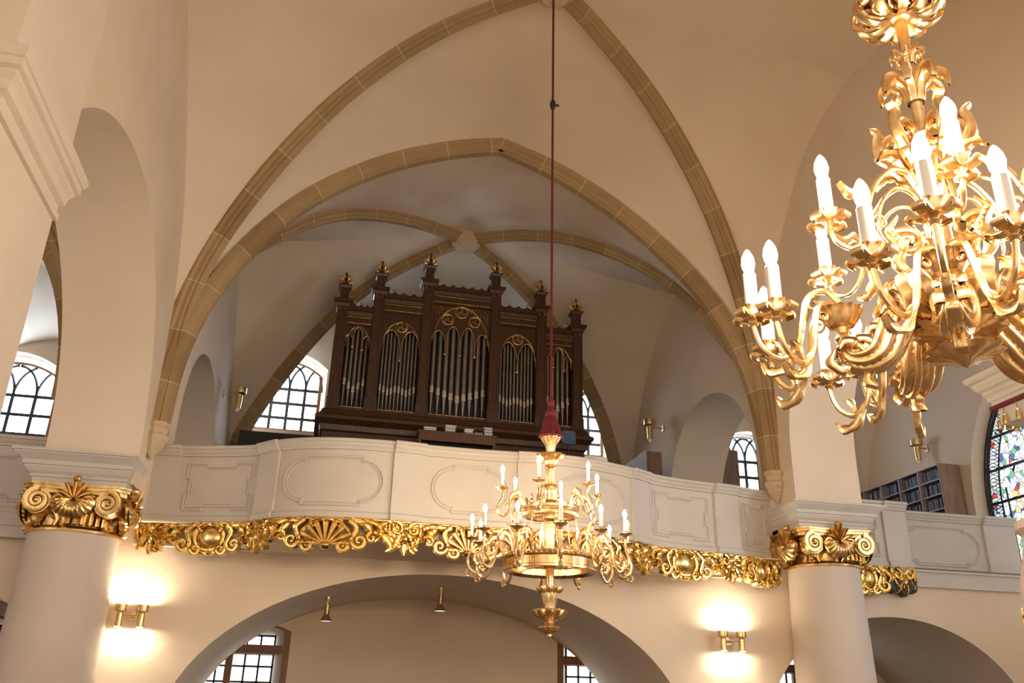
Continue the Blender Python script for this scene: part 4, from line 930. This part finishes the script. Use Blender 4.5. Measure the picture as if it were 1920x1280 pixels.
# ------------------------------------------------------------------ 7. chandeliers
IMR = Vector((RT.x, RT.y, 0)).normalized()          # picture-right as a floor direction
AZ0 = atan2(IMR.y, IMR.x)
def radial(cx, cy, phi):
    a = AZ0+radians(phi); e = V(cos(a), sin(a), 0); s_ = V(-sin(a), cos(a), 0)
    return lambda u, v, d=0: V(cx, cy, 0)+e*u+s_*d+V(0, 0, v)
def candle(t, p, h, r, hb, rb):
    b = MB(); b.lathe([(r, 0), (r, h*.9), (r*1.04, h*.92), (r*.8, h)], p, 14); c = b.build('candle', CANDLE, t)
    b = MB(); b.lathe([(rb*.5, h*.98), (rb*.85, h+hb*.18), (rb, h+hb*.38), (rb*.82, h+hb*.65), (rb*.4, h+hb*.88), (.0, h+hb)], p, 14); b.build('bulb', BULBM, c)
def drip_pan(par, p, r, h, lob=8):
    b = MB(); b.lathe([(r*.22, -h*1.5), (r*.3, -h*1.3), (r*.22, -h*1.1), (r*.3, -h*.8), (r*.75, -h*.35), (r*1.0, -h*.1), (r*.92, .0), (r*.45, -h*.25), (r*.42, h*.3), (r*.5, h*.5), (r*.4, h*.5), (r*.3, 0)], p, lob*4, lob, [0, 0, 0, 0, .10, .14, .12, 0, .06, .14, .1, 0]); return b.build('drip_pan', CHGOLD, par)
def sarm(t, f, path, r0, r1, name='arm'):
    pts = catmull([f(u, v) for u, v in path], 6); k = len(pts)
    b = MB(); b.tube(pts, [r0+(r1-r0)*i/(k-1) for i in range(k)], 8); return b.build(name, CHGOLD, t)
def leaf3(par, f, path, w_, dp, name='acanthus_leaf', ser=5, k=6):
    b = MB(); b.ribbon(c2(path, k), leafw(w_, ser, .2), dp, f, groove=.45, both=True); return b.build(name, CHGOLD, par)
def curl(par, f, cx, cz, r, a0, turns, w_=.014, dp=.014):
    b = MB(); b.ribbon(spiral(cx, cz, r, r*.2, a0, turns, 22), taper(w_, .5), dp, f, groove=1, both=True); return b.build('scroll', CHGOLD, par)

# ---- hanging two-ring chandelier in front of the gallery
CX, CY = 2.87, 11.0
ch = thing('chandelier', 'gilded two-ring chandelier on a red rope in front of the gallery', 'chandelier', (CX, CY, 2.46))
def ring(nm, R, z, prof, lob=0):
    b = MB(); b.lathe([(R+p, z+q) for p, q in prof]+[(R+prof[0][0], z+prof[0][1])], (CX, CY, 0), 72); return b.build(nm, CHGOLD, ch, ang=.4)
rl = ring('lower_ring', .60, 3.30, [(-.10, -.02), (-.02, -.05), (.0, -.045), (.0, -.02), (-.015, -.01), (-.015, .085), (.0, .09), (.03, .10), (.04, .13), (.02, .15), (-.03, .15), (-.04, .1), (-.09, .06)])
b = MB()
for i in range(120):
    a = 2*pi*i/120; b.box((CX+.588*cos(a), CY+.588*sin(a), 3.337), (.012, .016, .085), a)
b.build('fluted_band', CHGOLD, rl, smooth=False)
b = MB()
for i in range(60):
    a = 2*pi*i/60; b.lathe([(0, -.016), (.014, -.008), (.016, .004), (.0, .02)], (CX+.635*cos(a), CY+.635*sin(a), 3.415), 6)
b.build('bead_band', CHGOLD, rl)
ring('upper_ring', .36, 4.02, [(-.05, -.05), (.0, -.06), (.01, -.03), (-.0, .0), (.0, .01), (.02, .02), (.02, .05), (-.02, .06), (-.05, .03)])
def flower(z, r, h, lob=8): return [(r*.4, z-h), (r*.7, z-h*.5), (r, z), (r*.96, z+h*.15), (r*.5, z-h*.05)]
b = MB(); b.lathe([(.0, 2.46), (.03, 2.47), (.035, 2.53), (.028, 2.56)], (CX, CY, 0), 16)
for z, r, h, zt, rt in ((2.58, .13, .03, 2.66, .055), (2.78, .21, .05, 2.85, .075), (3.06, .16, .04, 3.12, .06)):
    b.lathe([(.04, z-h*2.6), (r*.45, z-h*2.2), (r*.85, z-h*1.3), (r, z-h*.2), (r*.93, z+h*.3), (r*.45, z-h*.1), (rt*.9, z+.01)], (CX, CY, 0), 60, 10, [0, .06, .12, .16, .14, .05, 0])
b.lathe([(.03, 2.55), (.05, 2.60), (.06, 2.63), (.05, 2.66), (.07, 2.70), (.075, 2.74), (.07, 2.78), (.07, 2.8), (.09, 2.92), (.115, 3.02), (.11, 3.05), (.055, 3.07), (.055, 3.3), (.1, 3.33), (.06, 3.36)], (CX, CY, 0), 24, 12, [0]*7+[.03, .06, .06, .06, 0, 0, 0, 0])
b.build('pendant', CHGOLD, ch)
b = MB(); b.lathe([(.05, 3.30), (.055, 3.6), (.045, 3.9), (.09, 3.93), (.09, 4.0), (.05, 4.03), (.07, 4.12), (.11, 4.17), (.1, 4.3), (.07, 4.33), (.12, 4.37), (.07, 4.39), (.06, 4.44), (.06, 4.6), (.08, 4.62), (.065, 4.66), (.09, 4.72), (.05, 4.75)], (CX, CY, 0), 24)
for i in range(4):
    a = pi*i/2+.4; b.tube([(CX, CY, 3.345), (CX+.56*cos(a), CY+.56*sin(a), 3.35)], .012, 6); b.tube([(CX, CY, 4.0), (CX+.34*cos(a), CY+.34*sin(a), 4.0)], .01, 6)
b.build('stem', CHGOLD, ch)
b = MB(); b.lathe([(.06, 4.70), (.12, 4.72), (.19, 4.77), (.185, 4.80), (.1, 4.79), (.05, 4.8)], (CX, CY, 0), 48, 12, [0, .03, .08, .08, 0, 0]); b.build('dish', CHGOLD, ch)
b = MB(); b.lathe([(.05, 4.78), (.055, 4.84), (.075, 4.94), (.125, 5.02), (.13, 5.04), (.05, 5.04)], (CX, CY, 0), 48, 12, [0, .03, .05, .08, .06, 0]); b.build('funnel', CHGOLD, ch)
for k in range(12):
    ph = -85+30*k; f = radial(CX, CY, ph)
    up_ = .0 if k % 2 else .03
    a_ = sarm(ch, f, [(.58, 3.40), (.64, 3.53), (.74, 3.58), (.83, 3.50), (.86, 3.33), (.93, 3.22), (1.01, 3.25), (1.06, 3.36), (1.02, 3.50), (1.02, 3.62+up_)], .024, .017)
    leaf3(a_, f, [(.60, 3.42), (.62, 3.58), (.70, 3.68), (.78, 3.62), (.80, 3.52)], .05, .03)
    leaf3(a_, f, [(.84, 3.44), (.92, 3.34), (.97, 3.40), (.95, 3.48)], .035, .022)
    curl(a_, f, 1.03, 3.20, .06, pi*.6, -1.2)
    if k % 2 == 0: leaf3(a_, f, [(.56, 3.43), (.52, 3.62), (.56, 3.80), (.62, 3.92)], .045, .02)
    p = f(1.02, 3.66+up_); drip_pan(a_, p, .085, .05); candle(ch, p+V(0, 0, .01), .19, .022, .10, .027)
for k in range(6):
    ph = -105+60*k; f = radial(CX, CY, ph)
    a_ = sarm(ch, f, [(.35, 4.06), (.40, 4.17), (.48, 4.19), (.54, 4.10), (.57, 3.98), (.64, 3.93), (.71, 3.99), (.69, 4.10), (.65, 4.17), (.66, 4.26)], .02, .014)
    leaf3(a_, f, [(.38, 4.12), (.44, 4.24), (.52, 4.20), (.56, 4.10)], .04, .025); curl(a_, f, .56, 4.06, .045, 0, 1.2, .012, .012)
    p = f(.66, 4.30); drip_pan(a_, p, .08, .045); candle(ch, p+V(0, 0, .01), .19, .022, .10, .027)
    g = radial(CX, CY, ph+30)
    b = MB(); b.tube(catmull([g(.34, 3.98), g(.36, 3.8), g(.40, 3.6), g(.50, 3.43)], 5), .010, 6); b.build('hanger_rod', CHGOLD, ch)
    b = MB(); b.lathe([(.0, 4.06), (.035, 4.09), (.04, 4.12), (.015, 4.15), (.022, 4.18), (.0, 4.22)], g(.36, 0), 10); b.build('finial', CHGOLD, ch)
rope = thing('hanging_rope', 'long dark red rope with a fringed red tassel holding the gilded chandelier', 'rope', (CX, CY, 5.04))
b = MB(); b.tube([(CX, CY, 5.3), (CX, CY, 8), (CX, CY, 10.6), (CX, CY, 12.84)], .019, 8); b.build('cord', RED, rope)
b = MB(); b.lathe([(.02, 10.50), (.04, 10.54), (.05, 10.6), (.04, 10.66), (.02, 10.7)], (CX, CY, 0), 12); b.tube([(CX, CY, 10.6), (CX+.1, CY, 10.6)], .02, 6); tag(b.build('knot', BLACK, rope), 'black knot on the rope')
b = MB(); b.lathe([(.026, 5.62), (.05, 5.58), (.055, 5.52), (.04, 5.49), (.045, 5.47), (.075, 5.42), (.085, 5.36), (.07, 5.32)], (CX, CY, 0), 20); b.build('tassel_head', RED, rope)
b = MB()
for ring_, n in ((1.0, 44), (.8, 30)):
    for i in range(n):
        a = 2*pi*i/n+ring_; j = random.uniform(.93, 1.07)
        b.tube([(CX+q*ring_*j*cos(a), CY+q*ring_*j*sin(a), z) for q, z in ((.06, 5.36), (.085, 5.28), (.115, 5.17), (.15, 5.06+random.uniform(-.01, .01)))], .011, 5)
b.lathe([(.05, 5.36), (.07, 5.28), (.10, 5.17), (.13, 5.06)], (CX, CY, 0), 24); tag(b.build('tassel_skirt', RED, rope), kind='stuff')
# tight collar of knots at the bottom of the tassel
b = MB()
for i in range(40):
    a = 2*pi*i/40; b.lathe([(0, -.02), (.016, 0), (0, .02)], (CX+.155*cos(a), CY+.155*sin(a), 5.055), 6)
b.build('tassel_fringe_edge', RED, rope)

# ---- big rococo chandelier near the camera
NX, NY = 3.025, 3.432
nc_ = thing('chandelier', 'large rococo gilded chandelier of scrolling acanthus arms at the upper right', 'chandelier', (NX, NY, 3.24))
b = MB()
b.lathe([(.0, 3.25), (.02, 3.26), (.05, 3.29), (.15, 3.315), (.17, 3.335), (.15, 3.35), (.06, 3.36), (.05, 3.40)], (NX, NY, 0), 64, 11, [0, 0, .05, .12, .14, .1, .04, 0]); b.build('pendant_flower', CHGOLD, nc_)
b = MB(); b.lathe([(.05, 3.36), (.055, 3.41), (.10, 3.435), (.20, 3.45), (.215, 3.47), (.19, 3.49), (.14, 3.50)], (NX, NY, 0), 64, 12, [0, 0, .05, .1, .12, .08, 0]); b.build('lower_leaf_rosette', CHGOLD, nc_)
b = MB(); b.lathe([(.12, 3.46), (.17, 3.50), (.245, 3.55), (.285, 3.60), (.27, 3.63), (.22, 3.64), (.20, 3.66), (.23, 3.68), (.2, 3.70), (.1, 3.71)], (NX, NY, 0), 96, 16, [0, .03, .04, .03, 0, 0, 0, 0, 0, 0]); bowl = b.build('bowl', CHGOLD, nc_)
for k in range(16):
    f = radial(NX, NY, 360*k/16); leaf3(bowl, f, [(.20, 3.50), (.27, 3.55), (.315, 3.62), (.33, 3.69), (.30, 3.72)], .03, .04, ser=3, k=4)
b = MB(); b.lathe([(.13, 3.69), (.12, 3.72), (.105, 3.84), (.09, 3.90), (.10, 3.915), (.09, 3.93), (.055, 3.95), (.05, 4.04), (.08, 4.07), (.05, 4.10), (.055, 4.20), (.09, 4.30), (.105, 4.36), (.11, 4.38), (.05, 4.39), (.032, 4.48), (.04, 4.56), (.08, 4.62), (.03, 4.66), (.032, 4.90), (.045, 4.94), (.03, 5.02), (.035, 5.5), (.02, 5.6), (.018, 12.6), (.0, 12.61)], (NX, NY, 0), 32); b.build('stem', CHGOLD, nc_)
BM = surf('dark_red_lining', (.10, .01, .012), (.16, .015, .02), .7, bump=0)
# crown of scrolls at mid stem, flared collars and pierced canopy
for k in range(6):
    f = radial(NX, NY, 30+60*k)
    b = MB(); b.ribbon(spiral(.15, 4.60, .10, .02, pi*1.2, -1.5, 26), taper(.026, .5), .025, f, groove=.5, both=True); b.ribbon(c2([(.06, 4.50), (.13, 4.46), (.2, 4.52), (.24, 4.62), (.22, 4.72), (.26, 4.76)]), leafw(.035, 4), .028, f, groove=.5, both=True); b.build('crown_scroll', CHGOLD, nc_)
    leaf3(nc_, f, [(.05, 4.44), (.12, 4.42), (.17, 4.48), (.13, 4.54)], .04, .03, 'crown_leaf', 3)
for k in range(8):
    f = radial(NX, NY, 45*k+10)
    leaf3(nc_, f, [(.035, 4.86), (.06, 4.97), (.12, 5.03), (.17, 4.98), (.18, 4.91)], .032, .022, 'collar_leaf', 3)
    leaf3(nc_, f, [(.03, 5.13), (.045, 5.19), (.08, 5.21), (.095, 5.17)], .02, .014, 'collar_leaf', 3)
cz = 5.50
can = MB(); can.lathe([(.03, cz-.05), (.06, cz-.04), (.05, cz)], (NX, NY, 0), 20); canopy = can.build('canopy', CHGOLD, nc_)
for k in range(10):
    f = radial(NX, NY, 36*k); ff = lambda u, v, d, f=f: f(u, v, d)
    b = MB(); b.ribbon(c2([(.04, cz-.02), (.12, cz-.05), (.2, cz-.03), (.25, cz+.05), (.24, cz+.12)]), leafw(.022, 3), .03, ff, groove=.5, both=True); b.build('canopy_leaf', CHGOLD, canopy)
    fs_ = lambda u, v, d, k=k: V(NX+u*cos(.63*k+.3)-v*sin(.63*k+.3), NY+u*sin(.63*k+.3)+v*cos(.63*k+.3), cz-.01+.35*max(0, sqrt(u*u+v*v)-.1)-d)
    b = MB(); b.ribbon(spiral(.16, 0, .065, .014, 2.2, 1.4, 22), taper(.017, .5), .02, fs_, groove=.6, both=True); b.ribbon([(.245*cos(a), .245*sin(a)) for a in [-.3+.6*i/8 for i in range(9)]], .018, .02, fs_, groove=.6, both=True); b.build('canopy_scroll', CHGOLD, canopy)
b = MB(); b.lathe([(.03, cz+.06), (.2, cz+.09), (.2, cz+.10), (.03, cz+.1)], (NX, NY, 0), 24); tag(b.build('lining', BM, canopy), 'dark red lining')
def branch(par, f, L_, zb, r=.018):
    a_ = sarm(par, f, [(.0, zb+.02), (.06, zb+.09), (.15, zb+.06), (.19, zb-.08), (.23, zb-.22), (.31, zb-.28), (.40, zb-.22), (L_, zb-.10), (L_, zb-.02)], r, r*.75, 'branch')
    leaf3(a_, f, [(.24, zb-.22), (.30, zb-.33), (.38, zb-.35), (.42, zb-.30)], .03, .022, ser=3); curl(a_, f, .12, zb+.02, .05, pi*.5, -1.1, .011, .011)
    leaf3(a_, f, [(.30, zb-.26), (.32, zb-.2), (.36, zb-.17)], .02, .015, ser=2)
    return a_
def candle_pan(par, p, r=.10):
    b = MB(); b.lathe([(.02, -.085), (.028, -.072), (.016, -.06), (.026, -.045), (.04, -.03), (.04, -.005), (.045, .012), (.054, .026), (.044, .026), (.03, .01)], p, 40, 5, [0, 0, 0, 0, .08, .08, .1, .18, .12, 0]); d = b.build('drip_pan', CHGOLD, par)
    for k in range(4):
        a = 2*pi*k/4+.4; f = lambda u, v, dd, a=a: V(p.x+u*cos(a)-dd*sin(a), p.y+u*sin(a)+dd*cos(a), p.z+v)
        b = MB(); b.ribbon(c2([(.02, -.035), (.06, -.035), (.09, -.018), (.108, -.028), (.10, -.048)], 4), leafw(.014, 2, .1), .034, f, groove=.8, both=True); b.build('rim_leaf', CHGOLD, d)
for k in range(5):
    ph = 168+72*k; f = radial(NX, NY, ph)
    arm = sarm(nc_, f, [(.20, 3.56), (.28, 3.51), (.34, 3.41), (.42, 3.33), (.50, 3.33), (.55, 3.38), (.56, 3.52)], .04, .022)
    pth = catmull([f(u, v) for u, v in [(.19, 3.60), (.26, 3.555), (.33, 3.46), (.39, 3.37), (.46, 3.33), (.53, 3.34), (.565, 3.40)]], 8); kk = len(pth)
    b = MB(); b.tube(pth, [.022+.058*sin(pi*(i/(kk-1))**.75) for i in range(kk)], 72, lobes=9, amp=.36, twist=14); b.build('acanthus_wrap', CHGOLD, arm, ang=1.2)
    for q, (u0, v0) in enumerate(((.29, 3.55), (.37, 3.44), (.44, 3.38), (.51, 3.37))):      # leaf tips curling off the wrap
        for sd in (-1, 1):
            b = MB(); b.ribbon(c2([(u0-.03, v0-.02), (u0+.01, v0+.03), (u0+.06, v0+.035), (u0+.085, v0-.005)], 5), leafw(.026, 3, .15), .03, lambda u, v, d, sd=sd, f=f: f(u, v, d+sd*.05), groove=.5, both=True); b.build('acanthus_leaf', CHGOLD, arm)
    leaf3(arm, f, [(.25, 3.60), (.31, 3.63), (.36, 3.57), (.33, 3.50)], .04, .04, ser=3); leaf3(arm, f, [(.50, 3.35), (.58, 3.28), (.63, 3.32), (.61, 3.38)], .035, .03, ser=3); leaf3(arm, f, [(.42, 3.33), (.47, 3.22), (.43, 3.17)], .03, .03, ser=3)
    P = f(.56, 0)
    b = MB(); b.lathe([(.03, 3.42), (.045, 3.44), (.03, 3.47), (.035, 3.50), (.065, 3.51), (.088, 3.545), (.098, 3.58), (.112, 3.60), (.10, 3.60), (.075, 3.57), (.03, 3.53)], P, 60, 12, [0, 0, 0, 0, .04, .05, .05, .10, .08, .03, 0]); b.build('shell_cup', CHGOLD, nc_)
    for dph, zr in ((-38, 0), (0, .10), (38, 0)):
        g0 = radial(0, 0, ph+dph); g = lambda u, v, d=0, g0=g0, P=P: P+g0(u, v, d)
        a_ = branch(nc_, g, .44, 3.53+zr); p = g(.44, 3.53+zr); candle_pan(a_, p); candle(nc_, p+V(0, 0, .01), .225, .035, .145, .037)
    f2 = radial(NX, NY, 164+72*k)
    sc_ = MB(); sc_.ribbon(spiral(.17, 3.98, .085, .02, pi*.2, 1.5, 24), taper(.024, .5), .024, f2, groove=.5, both=True); sc_.ribbon(c2([(.11, 3.76), (.17, 3.78), (.23, 3.86), (.2, 3.96), (.25, 4.06), (.20, 4.14)]), leafw(.034, 5), .026, f2, groove=.5, both=True); sc_.build('stem_scroll', CHGOLD, nc_)

for k in range(6):      # upper tier on looping arms
    f = radial(NX, NY, 192+60*k)
    a_ = sarm(nc_, f, [(.06, 4.28), (.12, 4.36), (.24, 4.37), (.36, 4.25), (.43, 4.07), (.46, 3.93), (.54, 3.85), (.63, 3.88), (.66, 3.97)], .017, .013, 'upper_arm')
    sarm(nc_, f, [(.07, 4.12), (.14, 4.24), (.25, 4.25), (.34, 4.13), (.37, 3.98), (.33, 3.90)], .013, .009, 'upper_scroll')
    leaf3(a_, f, [(.41, 4.10), (.46, 4.18), (.52, 4.18), (.57, 4.24)], .028, .022, ser=3); leaf3(a_, f, [(.10, 4.30), (.17, 4.44), (.25, 4.47), (.31, 4.42)], .032, .022, ser=4); curl(a_, f, .36, 4.03, .05, 0, 1.3, .012, .012)
    leaf3(a_, f, [(.42, 3.98), (.39, 3.88), (.44, 3.80), (.50, 3.80)], .028, .022, ser=4)
    p = f(.66, 4.02); candle_pan(a_, p); candle(nc_, p+V(0, 0, .01), .225, .035, .145, .037)
# ------------------------------------------------------------------ 8. pulpit and its canopy on the right pier
pc = thing('pulpit_canopy', 'white moulded pulpit canopy with dark red edge and gold tassels at the right edge', 'canopy', (8.1, 8.0, 5.2))
PCP = [(-.02, 5.24), (.0, 5.24), (.0, 5.30), (.02, 5.31), (.03, 5.36), (.06, 5.40), (.06, 5.43), (.10, 5.46), (.13, 5.52), (.135, 5.55), (.17, 5.57), (.19, 5.61), (.19, 5.64), (.1, 5.7), (-.1, 5.85), (-.3, 5.95)]
square_moulding('', 7.98, 8.5, 7.0, 8.78, PCP, WHITE, (1, 0, 1, 1)).build('cornice', WHITE, pc, ang=.2)
b = MB(); b.bx(7.96, 8.35, 6.98, 8.80, 5.20, 5.245); tag(b.build('red_edge', surf('dark_red_trim', (.12, .008, .015), (.17, .012, .02), .6, bump=0), pc), 'dark red edge')
b = MB(); b.bx(8.02, 8.4, 7.05, 8.73, 5.0, 5.2); b.build('valance', WHITE, pc)
for i in range(8):
    y = 7.1+.215*i; x = 7.985; b = MB(); b.tube([(x, y, 5.21), (x, y, 5.12)], .006, 5); b.lathe([(.018, 5.12), (.022, 5.10), (.018, 5.085), (.03, 5.06), (.037, 4.99), (.036, 4.975), (.0, 4.975)], (x, y, 0), 18, 9, [0, 0, 0, .06, .08, .08, 0]); b.build('tassel', GOLD, pc)
for i in range(3):
    x = 8.06+.12*i; y = 8.79; b = MB(); b.tube([(x, y, 5.21), (x, y, 5.12)], .006, 5); b.lathe([(.018, 5.12), (.022, 5.10), (.018, 5.085), (.03, 5.06), (.037, 4.99), (.036, 4.975), (.0, 4.975)], (x, y, 0), 18, 9, [0, 0, 0, .06, .08, .08, 0]); b.build('tassel', GOLD, pc)
pu = thing('pulpit', 'pale rounded pulpit body with gold ornament at the lower right edge', 'pulpit', (7.45, 7.3, 0))
PINK = surf('pale_pink_paint', (.72, .60, .55), (.76, .64, .59), .5, bump=0)
b = MB(); b.lathe([(.1, 1.4), (.35, 1.7), (.62, 2.1), (.70, 2.5), (.68, 2.9), (.60, 3.2), (.56, 3.4), (.62, 3.44), (.62, 3.52), (.55, 3.52)], (7.45, 7.3, 0), 48); b.build('body', PINK, pu)
b = MB(); b.lathe([(.3, 0), (.2, .3), (.12, .5), (.12, 1.45)], (7.45, 7.3, 0), 24); b.build('foot', PINK, pu)
for k in range(10):
    a = radians(100+20*k); b = MB(); fn = lambda u, v, d, a=a: V(7.45+(.69+d)*cos(a+u), 7.3+(.69+d)*sin(a+u), 2.6+v)
    b.ribbon([(0, -.09), (0, .09)], .03, .02, fn, groove=1); b.ribbon([(-.09, .0), (.09, .0)], .02, .02, fn, groove=1); b.build('gold_ornament', GOLD, pu)
